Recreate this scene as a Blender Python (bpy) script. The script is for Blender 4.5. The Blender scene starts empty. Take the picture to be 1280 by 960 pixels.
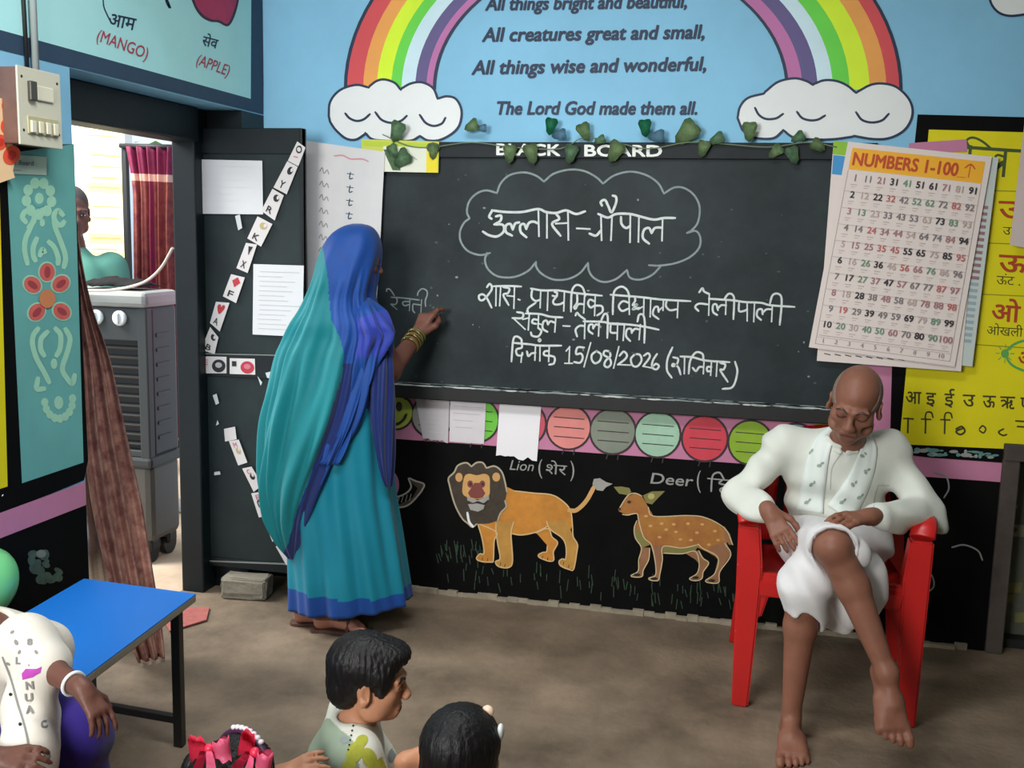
import bpy, bmesh, math, random
import numpy as np
from mathutils import Vector, Matrix
import openvdb

# ------------------------------------------------------------------ camera, light, exposure
SC = bpy.context.scene
COL = SC.collection
FPX, YAW, PITCH, ROLL, CAMH = 1288.65, .231777, .14548, .022979, 1.5
_cy, _sy, _cp, _sp = math.cos(YAW), math.sin(YAW), math.cos(PITCH), math.sin(PITCH)
_F = Vector((-_sy*_cp, _cy*_cp, -_sp)); _R0 = Vector((_cy, _sy, 0)); _U0 = _R0.cross(_F)
_R = math.cos(ROLL)*_R0 + math.sin(ROLL)*_U0
_U = math.cos(ROLL)*_U0 - math.sin(ROLL)*_R0
CAMPOS = Vector((0, 0, CAMH))
cd = bpy.data.cameras.new('camera'); cam = bpy.data.objects.new('camera', cd); COL.objects.link(cam)
cam.matrix_world = Matrix(((_R.x, _U.x, -_F.x, 0), (_R.y, _U.y, -_F.y, 0), (_R.z, _U.z, -_F.z, CAMH), (0, 0, 0, 1)))
cd.sensor_fit = 'HORIZONTAL'; cd.sensor_width = 36; cd.lens = 36*FPX/1280; cd.clip_start = .05
SC.camera = cam

SC.view_settings.view_transform = 'Standard'; SC.view_settings.look = 'None'
SC.view_settings.gamma = 1; SC.view_settings.use_curve_mapping = False
SC.view_settings.exposure = 0.0

w = bpy.data.worlds.new('sky'); SC.world = w; w.use_nodes = True
w.node_tree.nodes['Background'].inputs[0].default_value = (.80, .90, 1, 1)
w.node_tree.nodes['Background'].inputs[1].default_value = 1.15

def area(name, loc, aim, sx, sy, power, col=(1, 1, 1)):
    l = bpy.data.lights.new(name, 'AREA'); l.shape = 'RECTANGLE'; l.size = sx; l.size_y = sy; l.energy = power; l.color = col
    o = bpy.data.objects.new(name, l); COL.objects.link(o); o.location = loc
    o.rotation_euler = (Vector(aim)-Vector(loc)).to_track_quat('-Z', 'Y').to_euler()
    return o
KEY = area('daylight_window', (-1.5, -1.0, 2.0), (-.75, 3.97, 1.35), 1.2, 1.1, 50, (1, .985, .95)); KEY.data.spread = math.radians(105)
FILL = area('ceiling_fill', (-.75, 1.9, 2.98), (-1.25, 3.1, 0), 1.3, .22, 25, (.98, .99, 1)); FILL.data.spread = math.radians(125)  # unseen fill lamp, added under the ceiling to brighten the upper left walls
area('verandah_daylight', (-4.2, 3.3, 3.1), (-3.1, 5.0, 1.0), 1.6, 1.6, 210, (1, .98, .94))

# ------------------------------------------------------------------ seeing helpers: a pixel of the photo -> a point of the place
def ray(u, v): return _F*FPX + _R*(u-640) - _U*(v-480)
def onY(u, v, Y): d = ray(u, v); return CAMPOS + d*(Y/d.y)
def onX(u, v, X): d = ray(u, v); return CAMPOS + d*(X/d.x)
def onZ(u, v, Z): d = ray(u, v); return CAMPOS + d*((Z-CAMH)/d.z)
def onP(u, v, p, n): d = ray(u, v); return CAMPOS + d*((Vector(p)-CAMPOS).dot(n)/d.dot(n))
def proj(p):
    q = Vector(p)-CAMPOS; z = q.dot(_F); return (640+FPX*q.dot(_R)/z, 480-FPX*q.dot(_U)/z)
def scale_at(Y): return Y*1.03/FPX          # metres per pixel near the picture's middle

D = 3.971       # back wall
XL = -2.006     # left wall face
CEIL = 3.05
def T(x0, y0, s): return lambda p: (x0+p[0]/s, y0+p[1]/s)

# ------------------------------------------------------------------ materials
def lin(c): c /= 255; return c/12.92 if c <= .04045 else ((c+.055)/1.055)**2.4
MATS = {}
def mat(name, rgb, rough=.6, var=0, vscale=6, spec=.5, rgb2=None, bump=0, bscale=60, metal=0, sheen=0, trans=0, detail=5, stretch=None):
    if name in MATS: return MATS[name]
    m = bpy.data.materials.new(name); m.use_nodes = True; MATS[name] = m
    nt = m.node_tree; b = nt.nodes['Principled BSDF']
    c = tuple(lin(x) for x in rgb)+(1,)
    b.inputs['Base Color'].default_value = c; b.inputs['Roughness'].default_value = rough
    b.inputs['Specular IOR Level'].default_value = spec; b.inputs['Metallic'].default_value = metal
    if sheen: b.inputs['Sheen Weight'].default_value = sheen
    if trans: b.inputs['Transmission Weight'].default_value = trans
    if var or rgb2 or bump:
        tc = nt.nodes.new('ShaderNodeTexCoord'); src = tc.outputs['Object']
        if stretch:
            mp = nt.nodes.new('ShaderNodeMapping'); mp.inputs['Scale'].default_value = stretch
            nt.links.new(src, mp.inputs['Vector']); src = mp.outputs['Vector']
    if var or rgb2:
        n = nt.nodes.new('ShaderNodeTexNoise'); n.inputs['Scale'].default_value = vscale; n.inputs['Detail'].default_value = detail
        n.inputs['Roughness'].default_value = .65
        nt.links.new(src, n.inputs['Vector'])
        r = nt.nodes.new('ShaderNodeValToRGB'); r.color_ramp.elements[0].position = .33; r.color_ramp.elements[1].position = .68
        if rgb2: c2 = tuple(lin(x) for x in rgb2)+(1,); c1 = c
        else:
            c1 = tuple(min(1, x*(1-var)) for x in c[:3])+(1,); c2 = tuple(min(1, x*(1+var)) for x in c[:3])+(1,)
        r.color_ramp.elements[0].color = c1; r.color_ramp.elements[1].color = c2
        nt.links.new(n.outputs['Fac'], r.inputs['Fac']); nt.links.new(r.outputs['Color'], b.inputs['Base Color'])
    if bump:
        n2 = nt.nodes.new('ShaderNodeTexNoise'); n2.inputs['Scale'].default_value = bscale; n2.inputs['Detail'].default_value = 4
        nt.links.new(src, n2.inputs['Vector'])
        bp = nt.nodes.new('ShaderNodeBump'); bp.inputs['Strength'].default_value = bump; bp.inputs['Distance'].default_value = .01
        nt.links.new(n2.outputs['Fac'], bp.inputs['Height']); nt.links.new(bp.outputs['Normal'], b.inputs['Normal'])
    return m

# ------------------------------------------------------------------ object helpers
def world_of(o): return o.matrix_basis if o.parent is None else world_of(o.parent) @ o.matrix_parent_inverse @ o.matrix_basis
def link(o, parent=None):
    COL.objects.link(o)
    if parent is not None: o.parent = parent; o.matrix_parent_inverse = world_of(parent).inverted()
    return o
def mesh_obj(name, verts, faces, mats, parent=None, midx=None, smooth=False):
    me = bpy.data.meshes.new(name); me.from_pydata([tuple(v) for v in verts], [], [tuple(f) for f in faces])
    for m in (mats if isinstance(mats, (list, tuple)) else [mats]): me.materials.append(m)
    if midx is not None: me.polygons.foreach_set('material_index', midx)
    if smooth: me.polygons.foreach_set('use_smooth', [True]*len(me.polygons))
    me.update()
    return link(bpy.data.objects.new(name, me), parent)
def bm_obj(name, bm, mats, parent=None, smooth=False):
    me = bpy.data.meshes.new(name); bm.normal_update(); bm.to_mesh(me); bm.free()
    for m in (mats if isinstance(mats, (list, tuple)) else [mats]): me.materials.append(m)
    if smooth: me.polygons.foreach_set('use_smooth', [True]*len(me.polygons))
    return link(bpy.data.objects.new(name, me), parent)
def thing(name, label, cat, loc=(0, 0, 0), group=None):
    o = bpy.data.objects.new(name, None); o.location = loc; o.empty_display_size = .1; COL.objects.link(o)
    return tag(o, label, cat, group)
def tag(o, label, cat, group=None):
    o['label'] = label; o['category'] = cat
    if group: o['group'] = group
    return o
def struct(o): o['kind'] = 'structure'; return o
def box(bm, lo, hi, bev=0, mi=0, rot=None, piv=None):
    lo, hi = Vector(lo), Vector(hi); c = (lo+hi)/2; s = hi-lo
    r = bmesh.ops.create_cube(bm, size=1); vs = r['verts']
    bmesh.ops.scale(bm, vec=s, verts=vs); bmesh.ops.translate(bm, vec=c, verts=vs)
    fs = list({f for v in vs for f in v.link_faces})
    if bev:
        es = list({e for v in vs for e in v.link_edges})
        b = bmesh.ops.bevel(bm, geom=es, offset=bev, segments=2, affect='EDGES', profile=.5)
        fs = list({f for f in b['faces']} | {f for f in fs if f.is_valid}); vs = list({v for f in fs for v in f.verts})
    for f in fs: f.material_index = mi
    if rot is not None: bmesh.ops.rotate(bm, cent=piv if piv is not None else c, matrix=rot, verts=vs)
    return vs
def box_obj(name, lo, hi, m, parent=None, bev=0, rot=None, piv=None):
    bm = bmesh.new(); box(bm, lo, hi, bev, 0, rot, piv); return bm_obj(name, bm, m, parent)
def catmull(pts, n=6, closed=False):
    P = [np.array(p, float) for p in pts]
    if len(P) < 3: return P
    out = []; N = len(P)
    for i in range(N if closed else N-1):
        p0 = P[(i-1) % N] if closed or i > 0 else 2*P[0]-P[1]
        p1 = P[i]; p2 = P[(i+1) % N]
        p3 = P[(i+2) % N] if closed or i+2 < N else 2*P[-1]-P[-2]
        for k in range(n):
            t = k/n
            out.append(.5*((2*p1)+(-p0+p2)*t+(2*p0-5*p1+4*p2-p3)*t*t+(-p0+3*p1-3*p2+p3)*t**3))
    if not closed: out.append(P[-1])
    return out
def tube(bm, pts, r, seg=10, mi=0, caps=True, flat=1.0):
    """round bar along pts; r a number or one per point"""
    P = [Vector(p) for p in pts]; N = len(P); rs = r if isinstance(r, (list, tuple, np.ndarray)) else [r]*N
    rings = []; up = None
    for i in range(N):
        t = (P[min(i+1, N-1)]-P[max(i-1, 0)]).normalized()
        if up is None:
            up = Vector((0, 0, 1)) if abs(t.z) < .9 else Vector((0, 1, 0))
        a = (up-t*up.dot(t)).normalized(); up = a; b = t.cross(a)
        rings.append([bm.verts.new(P[i]+rs[i]*(a*math.cos(q)*flat+b*math.sin(q))) for q in [2*math.pi*k/seg for k in range(seg)]])
    for i in range(N-1):
        for k in range(seg):
            f = bm.faces.new((rings[i][k], rings[i][(k+1) % seg], rings[i+1][(k+1) % seg], rings[i+1][k])); f.material_index = mi; f.smooth = True
    if caps:
        for rr in (rings[0][::-1], rings[-1]):
            f = bm.faces.new(rr); f.material_index = mi
def tube_obj(name, pts, r, m, parent=None, seg=10, flat=1.0):
    bm = bmesh.new(); tube(bm, pts, r, seg, flat=flat); bmesh.ops.recalc_face_normals(bm, faces=bm.faces)
    return bm_obj(name, bm, m, parent)
def lathe(bm, prof, seg=24, mi=0, mat4=None):
    rings = []
    for r, z in prof:
        rings.append([bm.verts.new((mat4 or Matrix()) @ Vector((r*math.cos(2*math.pi*k/seg), r*math.sin(2*math.pi*k/seg), z))) for k in range(seg)])
    for i in range(len(rings)-1):
        for k in range(seg):
            f = bm.faces.new((rings[i][k], rings[i][(k+1) % seg], rings[i+1][(k+1) % seg], rings[i+1][k])); f.smooth = True; f.material_index = mi
    for rr in (rings[0][::-1], rings[-1]): bm.faces.new(rr).material_index = mi
def ellip(bm, c, r, rot=None, u=16, v=10, mi=0):
    R = bmesh.ops.create_uvsphere(bm, u_segments=u, v_segments=v, radius=1)
    M = Matrix.Translation(Vector(c)) @ ((rot.to_4x4() if rot is not None else Matrix()) @ Matrix.Diagonal((r[0], r[1], r[2], 1)))
    bmesh.ops.transform(bm, matrix=M, verts=R['verts'])
    for f in {f for x in R['verts'] for f in x.link_faces}: f.smooth = True; f.material_index = mi

_textcache = {}
def text2d(body, shear=0, res=3):
    k = (body, shear)
    if k in _textcache: return _textcache[k]
    c = bpy.data.curves.new('t', 'FONT'); c.body = body; c.shear = shear; c.resolution_u = res; c.fill_mode = 'FRONT'
    o = bpy.data.objects.new('t', c); COL.objects.link(o)
    dg = bpy.context.evaluated_depsgraph_get(); me = bpy.data.meshes.new_from_object(o.evaluated_get(dg))
    V = [(v.co.x, v.co.y) for v in me.vertices]; Fc = [tuple(p.vertices) for p in me.polygons]
    bpy.data.objects.remove(o); bpy.data.meshes.remove(me); bpy.data.curves.remove(c)
    _textcache[k] = (V, Fc); return V, Fc

class Paint:
    """flat marks (paint, print, chalk) laid on a surface; mapper(x, y, lift in metres) -> point"""
    def __init__(s, mapper, step=.0007, curved=False): s.map = mapper; s.V = []; s.F = []; s.I = []; s.M = []; s.step = step; s.curved = curved; s.tick = 0
    def mi(s, m):
        if m not in s.M: s.M.append(m)
        return s.M.index(m)
    def _add(s, pts, faces, m, lay):
        s.tick += 4e-6; b = len(s.V); new = [s.map(p[0], p[1], lay*s.step+s.tick) for p in pts]; bad = {i for i, p in enumerate(new) if p is None}
        s.V += [p if p is not None else Vector((0, 0, 0)) for p in new]
        k = s.mi(m)
        for f in faces:
            if not bad or not any(i in bad for i in f): s.F.append([b+i for i in f]); s.I.append(k)
    def poly(s, pts, m, lay=1, t=None, smooth=False, n=4):
        if t: pts = [t(p) for p in pts]
        if smooth: pts = catmull(pts, n, True)
        a = sum(pts[i][0]*pts[(i+1) % len(pts)][1]-pts[(i+1) % len(pts)][0]*pts[i][1] for i in range(len(pts)))
        if a > 0: pts = pts[::-1]
        from mathutils.geometry import tessellate_polygon
        tris = tessellate_polygon([[Vector((p[0], p[1], 0)) for p in pts]])
        tr = []
        for f in tris:
            p, q, r = (pts[i] for i in f)
            cr = (q[0]-p[0])*(r[1]-p[1])-(q[1]-p[1])*(r[0]-p[0])
            tr.append(f if cr < 0 else (f[0], f[2], f[1]))
        s._add(pts, tr, m, lay)
    def line(s, pts, wd, m, lay=2, t=None, smooth=True, closed=False, n=5):
        if t: pts = [t(p) for p in pts]
        P = catmull(pts, n, closed) if smooth and len(pts) > 2 else [np.array(p, float) for p in pts]
        if closed: P = P+[P[0]]
        Q = []
        N = len(P)
        for i in range(N):
            d = P[min(i+1, N-1)]-P[max(i-1, 0)]
            if closed and i in (0, N-1): d = P[1]-P[-2]
            L = math.hypot(*d) or 1; nx, ny = -d[1]/L, d[0]/L
            e = 0
            if not closed: e = -.4*wd if i == 0 else (.4*wd if i == N-1 else 0)
            p = P[i]+np.array(d)/L*e
            h = wd/2*(.7 if (not closed and i in (0, N-1)) else 1)
            Q += [(p[0]+nx*h, p[1]+ny*h), (p[0]-nx*h, p[1]-ny*h)]
        s._add(Q, [(2*i, 2*i+2, 2*i+3, 2*i+1)[::-1] for i in range(N-1)], m, lay)
    def lines(s, L, wd, m, lay=2, t=None):
        for p in L: s.line(p, wd, m, lay, t)
    def ell(s, c, rx, ry, m, lay=1, t=None, n=28, rot=0):
        ca, sa = math.cos(rot), math.sin(rot)
        O = [(rx*math.cos(q), ry*math.sin(q)) for q in [-2*math.pi*k/n for k in range(n)]]
        if s.curved: return s.blob([(c[0]+x*ca-y*sa, c[1]+x*sa+y*ca) for x, y in O], m, lay, t)
        s.poly([(c[0]+x*ca-y*sa, c[1]+x*sa+y*ca) for x, y in O], m, lay, t)
    def blob(s, pts, m, lay=1, t=None):
        if t: pts = [t(p) for p in pts]
        n = len(pts); cx = sum(p[0] for p in pts)/n; cy = sum(p[1] for p in pts)/n; fr = (1, .66, .33)
        V = [(cx+(p[0]-cx)*f, cy+(p[1]-cy)*f) for f in fr for p in pts]+[(cx, cy)]; F = []
        for r in range(2):
            for k in range(n): F.append((r*n+k, r*n+(k+1) % n, (r+1)*n+(k+1) % n, (r+1)*n+k))
        for k in range(n): F.append((2*n+k, 2*n+(k+1) % n, 3*n))
        s._add(V, F, m, lay)
    def text(s, body, p0, p1, h, m, lay=2, shear=0, bold=0, t=None):
        """baseline from p0 to p1, letters h high (x/y domain pointing right/down)"""
        if t: p0, p1 = t(p0), t(p1)
        V, Fc = text2d(body, shear)
        if not V: return
        x0 = min(v[0] for v in V); x1 = max(v[0] for v in V)
        dx, dy = p1[0]-p0[0], p1[1]-p0[1]; L = math.hypot(dx, dy); ex, ey = dx/L, dy/L
        sx = L/(x1-x0); sy = h/.73
        for q in ([(0, 0)] if not bold else [(math.cos(k*math.pi/3)*bold, math.sin(k*math.pi/3)*bold) for k in range(6)]):
            pts = [(p0[0]+((v[0]-x0)*sx+q[0]*sy)*ex+(v[1]+q[1])*sy*ey, p0[1]+((v[0]-x0)*sx+q[0]*sy)*ey-(v[1]+q[1])*sy*ex) for v in V]
            s._add(pts, Fc, m, lay); lay += .16
    def ctext(s, body, c, h, m, lay=2, bold=0):
        V, Fc = text2d(body); x0 = min(v[0] for v in V); x1 = max(v[0] for v in V); w2 = (x1-x0)*h/.73/2
        s.text(body, (c[0]-w2, c[1]), (c[0]+w2, c[1]), h, m, lay, 0, bold)
    def build(s, name, parent=None):
        used = sorted({i for f in s.F for i in f}); ix = {k: i for i, k in enumerate(used)}
        return mesh_obj(name, [s.V[k] for k in used], [[ix[i] for i in f] for f in s.F], s.M, parent, s.I)

class Sheet:
    """a thin sheet of paper between four corners (tl, tr, br, bl) with a slight bend; print goes into the same mesh"""
    def __init__(s, c, bend=.0, seed=0, th=.0012, W=None, H=None, wave=0):
        s.c = [Vector(p) for p in c]; s.W = W or (s.c[1]-s.c[0]).length; s.H = H or (s.c[3]-s.c[0]).length
        s.n = (s.c[3]-s.c[0]).cross(s.c[1]-s.c[0]).normalized()
        if s.n.dot(CAMPOS-s.c[0]) < 0: s.n = -s.n
        s.bend = bend; s.th = th; s.rnd = random.Random(seed); s.ph = s.rnd.random()*6; s.wave = wave
    def pt(s, x, y, lift=0):
        a, b = x/s.W, y/s.H
        p = s.c[0]*(1-a)*(1-b)+s.c[1]*a*(1-b)+s.c[2]*a*b+s.c[3]*(1-a)*b
        k = s.bend*(b*b*(.6+.4*math.sin(3*a+s.ph)))+s.wave*(1+math.sin(7*a+3*b+s.ph)*math.sin(5*b+s.ph))*.5
        return p+s.n*(k+lift)
    def build(s, name, m, draw=None, parent=None, nx=8, ny=10, edge=None):
        V = []; F = []; I = []
        g = lambda i, j: (s.W*i/nx, s.H*j/ny)
        ed = edge or (lambda i, j, x, y: (x, y))
        for lf in (s.th, 0):
            for j in range(ny+1):
                for i in range(nx+1): x, y = ed(i, j, *g(i, j)); V.append(s.pt(x, y, lf))
        q = (nx+1)*(ny+1); at = lambda i, j, l=0: l*q+j*(nx+1)+i
        for j in range(ny):
            for i in range(nx):
                F.append((at(i, j), at(i, j+1), at(i+1, j+1), at(i+1, j))); F.append((at(i, j, 1), at(i+1, j, 1), at(i+1, j+1, 1), at(i, j+1, 1)))
        for i in range(nx):
            F.append((at(i, 0), at(i+1, 0), at(i+1, 0, 1), at(i, 0, 1))); F.append((at(i, ny), at(i, ny, 1), at(i+1, ny, 1), at(i+1, ny)))
        for j in range(ny):
            F.append((at(0, j), at(0, j, 1), at(0, j+1, 1), at(0, j+1))); F.append((at(nx, j), at(nx, j+1), at(nx, j+1, 1), at(nx, j, 1)))
        I = [0]*len(F); M = [m]
        if draw:
            P = Paint(lambda x, y, l: s.pt(x, y, s.th+.0003+l)); draw(P)
            b = len(V); V += P.V
            for f, k in zip(P.F, P.I): F.append([b+i for i in f]); I.append(k+1)
            M += P.M
        return mesh_obj(name, V, F, M, parent, I)

# ------------------------------------------------------------------ organic surfaces: smooth unions of round limbs, meshed as one skin
def rotm(fwd, up=(0, 0, 1)):
    """columns x (side), y (forward), z (up)"""
    y = Vector(fwd).normalized(); z = Vector(up); z = (z-y*z.dot(y)).normalized(); x = y.cross(z)
    return Matrix((x, y, z)).transposed()
class Body:
    def __init__(s): s.P = []
    def cap(s, a, b, ra, rb=None, k=.02, sub=False): s.P.append(('c', np.array(a, float), np.array(b, float), ra, ra if rb is None else rb, k, sub)); return s
    def chain(s, pts, rs, k=.02):
        for i in range(len(pts)-1): s.cap(pts[i], pts[i+1], rs[i], rs[i+1], k)
        return s
    def ell(s, c, r, R=None, k=.02, sub=False):
        s.P.append(('e', np.array(c, float), np.array(r, float), np.array(R, float) if R is not None else np.eye(3), None, k, sub)); return s
    def plane(s, p, n, k=.004): s.P.append(('p', np.array(p, float), np.array(n, float)/np.linalg.norm(n), None, None, k, True)); return s
    def copyadd(s, o): s.P += o.P; return s
    def grown(s, g):
        b = Body()
        for q in s.P:
            if q[0] == 'c': b.P.append(('c', q[1], q[2], q[3]+g, q[4]+g, q[5], q[6]))
            elif q[0] == 'e': b.P.append(('e', q[1], q[2]+g, q[3], None, q[5], q[6]))
        return b
    def mesh(s, name, res, m, parent=None, disp=None, smooth_it=0, matfn=None, mats=None):
        lo = np.full(3, 1e9); hi = -lo
        for q in s.P:
            if q[6]: continue
            if q[0] == 'c': r = max(q[3], q[4]); l = np.minimum(q[1], q[2])-r; h = np.maximum(q[1], q[2])+r
            elif q[0] == 'e': r = max(q[2]); l = q[1]-r; h = q[1]+r
            lo = np.minimum(lo, l); hi = np.maximum(hi, h)
        mg = .03+4*res; lo -= mg; hi += mg
        n = np.ceil((hi-lo)/res).astype(int)+1
        A = np.full(n, .2, np.float32)
        ax = [lo[i]+np.arange(n[i])*res for i in range(3)]
        for q in s.P:
            kind, k, sub = q[0], q[5], q[6]
            if kind == 'c': r = max(q[3], q[4]); l = np.minimum(q[1], q[2])-r; h = np.maximum(q[1], q[2])+r
            elif kind == 'e': r = max(q[2]); l = q[1]-r; h = q[1]+r
            else: l = lo; h = hi
            g = k+4*res+.012
            i0 = np.clip(np.floor((l-g-lo)/res).astype(int), 0, n); i1 = np.clip(np.ceil((h+g-lo)/res).astype(int)+1, 0, n)
            if (i1 <= i0).any(): continue
            sl = tuple(slice(a, b) for a, b in zip(i0, i1))
            X, Y, Z = np.meshgrid(*[ax[i][i0[i]:i1[i]].astype(np.float32) for i in range(3)], indexing='ij')
            if kind == 'c':
                a, b = q[1], q[2]; d = b-a; dd = float(d @ d) or 1e-9
                px, py, pz = X-a[0], Y-a[1], Z-a[2]
                t = np.clip((px*d[0]+py*d[1]+pz*d[2])/dd, 0, 1)
                v = np.sqrt((px-t*d[0])**2+(py-t*d[1])**2+(pz-t*d[2])**2)-(q[3]+t*(q[4]-q[3]))
            elif kind == 'e':
                R = q[3]; px, py, pz = X-q[1][0], Y-q[1][1], Z-q[1][2]
                lx = px*R[0, 0]+py*R[1, 0]+pz*R[2, 0]; ly = px*R[0, 1]+py*R[1, 1]+pz*R[2, 1]; lz = px*R[0, 2]+py*R[1, 2]+pz*R[2, 2]
                a, b, c = q[2]
                k0 = np.sqrt((lx/a)**2+(ly/b)**2+(lz/c)**2); k1 = np.sqrt((lx/a**2)**2+(ly/b**2)**2+(lz/c**2)**2)+1e-9
                v = k0*(k0-1)/k1
            else:
                v = -((X-q[1][0])*q[2][0]+(Y-q[1][1])*q[2][1]+(Z-q[1][2])*q[2][2])  # removes the side the normal points to
            cur = A[sl]
            if sub:
                v2 = -v
                hh = np.maximum(k-np.abs(cur-v2), 0)/k; A[sl] = np.maximum(cur, v2)+hh*hh*k*.25
            else:
                hh = np.maximum(k-np.abs(cur-v), 0)/k; A[sl] = np.minimum(cur, v)-hh*hh*k*.25
        if disp is not None:
            band = np.abs(A) < .035
            I, J, K = np.nonzero(band)
            A[band] += disp(ax[0][I], ax[1][J], ax[2][K]).astype(np.float32)
        A = np.clip(A, -4*res, 4*res)
        g = openvdb.FloatGrid(4*res); g.copyFromArray(np.ascontiguousarray(A))
        pts, quads = g.convertToQuads(0.0)
        pts = pts*res+lo
        # keep only the largest connected pieces is not needed: unions overlap by construction
        me = bpy.data.meshes.new(name)
        me.vertices.add(len(pts)); me.vertices.foreach_set('co', pts.astype(np.float32).ravel())
        quads = quads[:, ::-1].astype(np.int32)
        me.loops.add(quads.size); me.loops.foreach_set('vertex_index', quads.ravel())
        me.polygons.add(len(quads)); me.polygons.foreach_set('loop_start', np.arange(0, quads.size, 4, dtype=np.int32))
        try: me.polygons.foreach_set('loop_total', np.full(len(quads), 4, np.int32))
        except Exception: pass
        me.polygons.foreach_set('use_smooth', np.ones(len(quads), bool))
        for mm in (mats or [m]): me.materials.append(mm)
        if matfn is not None:
            c = pts[quads].mean(axis=1); me.polygons.foreach_set('material_index', matfn(c).astype(np.int32))
        me.update(); me.validate()
        bm = bmesh.new(); bm.from_mesh(me)
        for _ in range(smooth_it): bmesh.ops.smooth_vert(bm, verts=bm.verts, factor=.5, use_axis_x=True, use_axis_y=True, use_axis_z=True)
        bmesh.ops.recalc_face_normals(bm, faces=bm.faces)
        bm.to_mesh(me); bm.free()
        return link(bpy.data.objects.new(name, me), parent)
# ------------------------------------------------------------------ the room
m_blue = mat('blue wall paint', (136, 194, 226), .75, .05, 3, .3)
m_black = mat('black dado paint', (6, 6, 7), .7, rgb2=(12, 13, 12), vscale=5, spec=.1)
m_pink = mat('pink wall paint', (196, 128, 160), .7, .06, 4, .3)
m_teal = mat('teal pillar paint', (104, 172, 168), .7, .08, 4, .3)
m_aqua = mat('aqua board paint', (180, 238, 240), .7, .04, 3, .3)
m_navy = mat('navy border paint', (50, 72, 96), .6, .08, 8, .3)
m_yel = mat('yellow wall paint', (226, 214, 22), .6, .05, 4, .3)
m_white = mat('white paint', (232, 236, 236), .7, .03, 4, .3)
m_plaster = mat('cream plaster', (205, 196, 178), .85, .06, 3, .2)
m_floor = mat('worn cement floor', (92, 81, 68), .55, rgb2=(142, 125, 106), vscale=2.6, spec=.25, bump=.25, bscale=45, detail=9)
m_dpost = mat('dark green door paint', (14, 24, 28), .45, .2, 10, .35)
m_board = mat('slate blackboard paint', (27, 35, 38), .6, rgb2=(47, 57, 59), vscale=3.5, spec=.25, detail=8)
m_boardfr = mat('blackboard frame paint', (30, 36, 40), .6, .2, 12, .25)
m_ink = mat('navy lettering paint', (22, 42, 72), .6)
m_blk = mat('black ink', (22, 24, 26), .6)
m_chalk = mat('white chalk', (206, 214, 212), .95, .12, 60, .1)
m_chalkf = mat('faint chalk', (138, 150, 150), .95, .15, 60, .1)
m_paper = mat('white paper', (208, 209, 212), .85, .02, 5, .2)
m_paperd = mat('printed grey lines', (168, 168, 172), .85)

# floor with a chipped pale line of mortar where it meets the wall
bm = bmesh.new(); box(bm, (-2.26, -2.6, -.1), (2.6, 4.3, 0)); struct(bm_obj('floor', bm, m_floor))
struct(box_obj('ceiling', (-2.3, -2.6, CEIL), (2.6, 4.3, CEIL+.1), m_plaster))
struct(box_obj('wall_right', (2.5, -2.6, 0), (2.6, 4.3, CEIL), m_plaster))
struct(box_obj('wall_front', (-2.3, -2.7, 0), (2.6, -2.6, CEIL), m_plaster))
# back wall: black dado, pink field, blue top
ZP0, ZP1 = .645, 1.80
XR = .905
bm = bmesh.new()
TH = .24
box(bm, (-2.256, D, 0), (XR, D+TH, ZP0), mi=1)
box(bm, (-2.256, D, ZP0), (XR, D+TH, ZP1), mi=2)
box(bm, (-2.256, D, ZP1), (XR, D+TH, CEIL), mi=0)
box(bm, (XR, D+.0, .78), (2.5, D+TH, CEIL), mi=0)
box(bm, (XR-.01, D+.12, 0), (2.5, D+TH, .785), mi=3)
wall_back = struct(bm_obj('wall_back', bm, [m_blue, m_black, m_pink, mat('grey cement', (70, 72, 64), .8, rgb2=(96, 98, 86), vscale=5)]))
BW = lambda u, v, l=0: onY(u, v, D-.0012)+Vector((0, -l, 0))
def PB(): return Paint(BW)
# left wall: pillar side, header over the doorway, stub beyond it
YJ, YK = 2.742, 3.785     # doorway
ZH = onX(200, 111.5, XL).z-.003
bm = bmesh.new()
box(bm, (XL-.25, -2.6, 0), (XL, YJ, CEIL)); box(bm, (XL-.25, YJ, ZH), (XL, YK, CEIL)); box(bm, (XL-.25, YK, ZH), (XL, D, CEIL)); box(bm, (XL-.25, YK, 0), (XL, D, ZH), mi=1)
wall_left = struct(bm_obj('wall_left', bm, [m_blue, m_dpost]))
LW = lambda u, v, l=0: onX(u, v, XL+.0012)+Vector((l, 0, 0))
# door frame set deep in the wall
bm = bmesh.new()
box(bm, (XL-.25, YK-.10, 0), (XL-.15, YK, ZH), .006); box(bm, (XL-.25, YJ, 0), (XL-.15, YJ+.07, ZH), .006)
box(bm, (XL-.25, YJ+.07, ZH-.13), (XL-.13, YK-.10, ZH), .006)
struct(bm_obj('door_frame', bm, m_dpost))

# --- paintings on the left wall
P = Paint(LW)
t4 = T(0, 0, 4)
# aqua picture board with navy border
P.poly([(-140, -60), (331, -60), (329, 143), (0, 62), (-140, 28)], m_navy, 1)
P.poly([(-140, -60), (314, -60), (313, 123.5), (0, 37.5), (-140, 0)], m_aqua, 2)
P.build('painted_picture_board', wall_left)
P = Paint(LW)
m_apple = mat('crimson paint', (186, 48, 92), .6, .12, 9)
P.poly([(232, -30), (240, 3), (250, 20), (262, 27), (272, 28), (284, 33), (292, 22), (298, 0), (300, -30), (285, -60), (245, -60)], mat('dark outline', (60, 40, 60), .6), 3, None, True)
P.poly([(235, -30), (243, 3), (252, 17), (263, 24), (273, 25), (283, 30), (289, 20), (295, 0), (297, -30), (285, -55), (247, -55)], m_apple, 4, None, True)
P.build('painted_apple', wall_left)
P = Paint(LW)
P.line([(206, -8), (208, 3), (212, 10), (208, 0)], 3, m_ink, 3); P.line([(128, -4), (129, 8), (133, 18), (137, 26)], 1.6, m_ink, 3)
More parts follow.
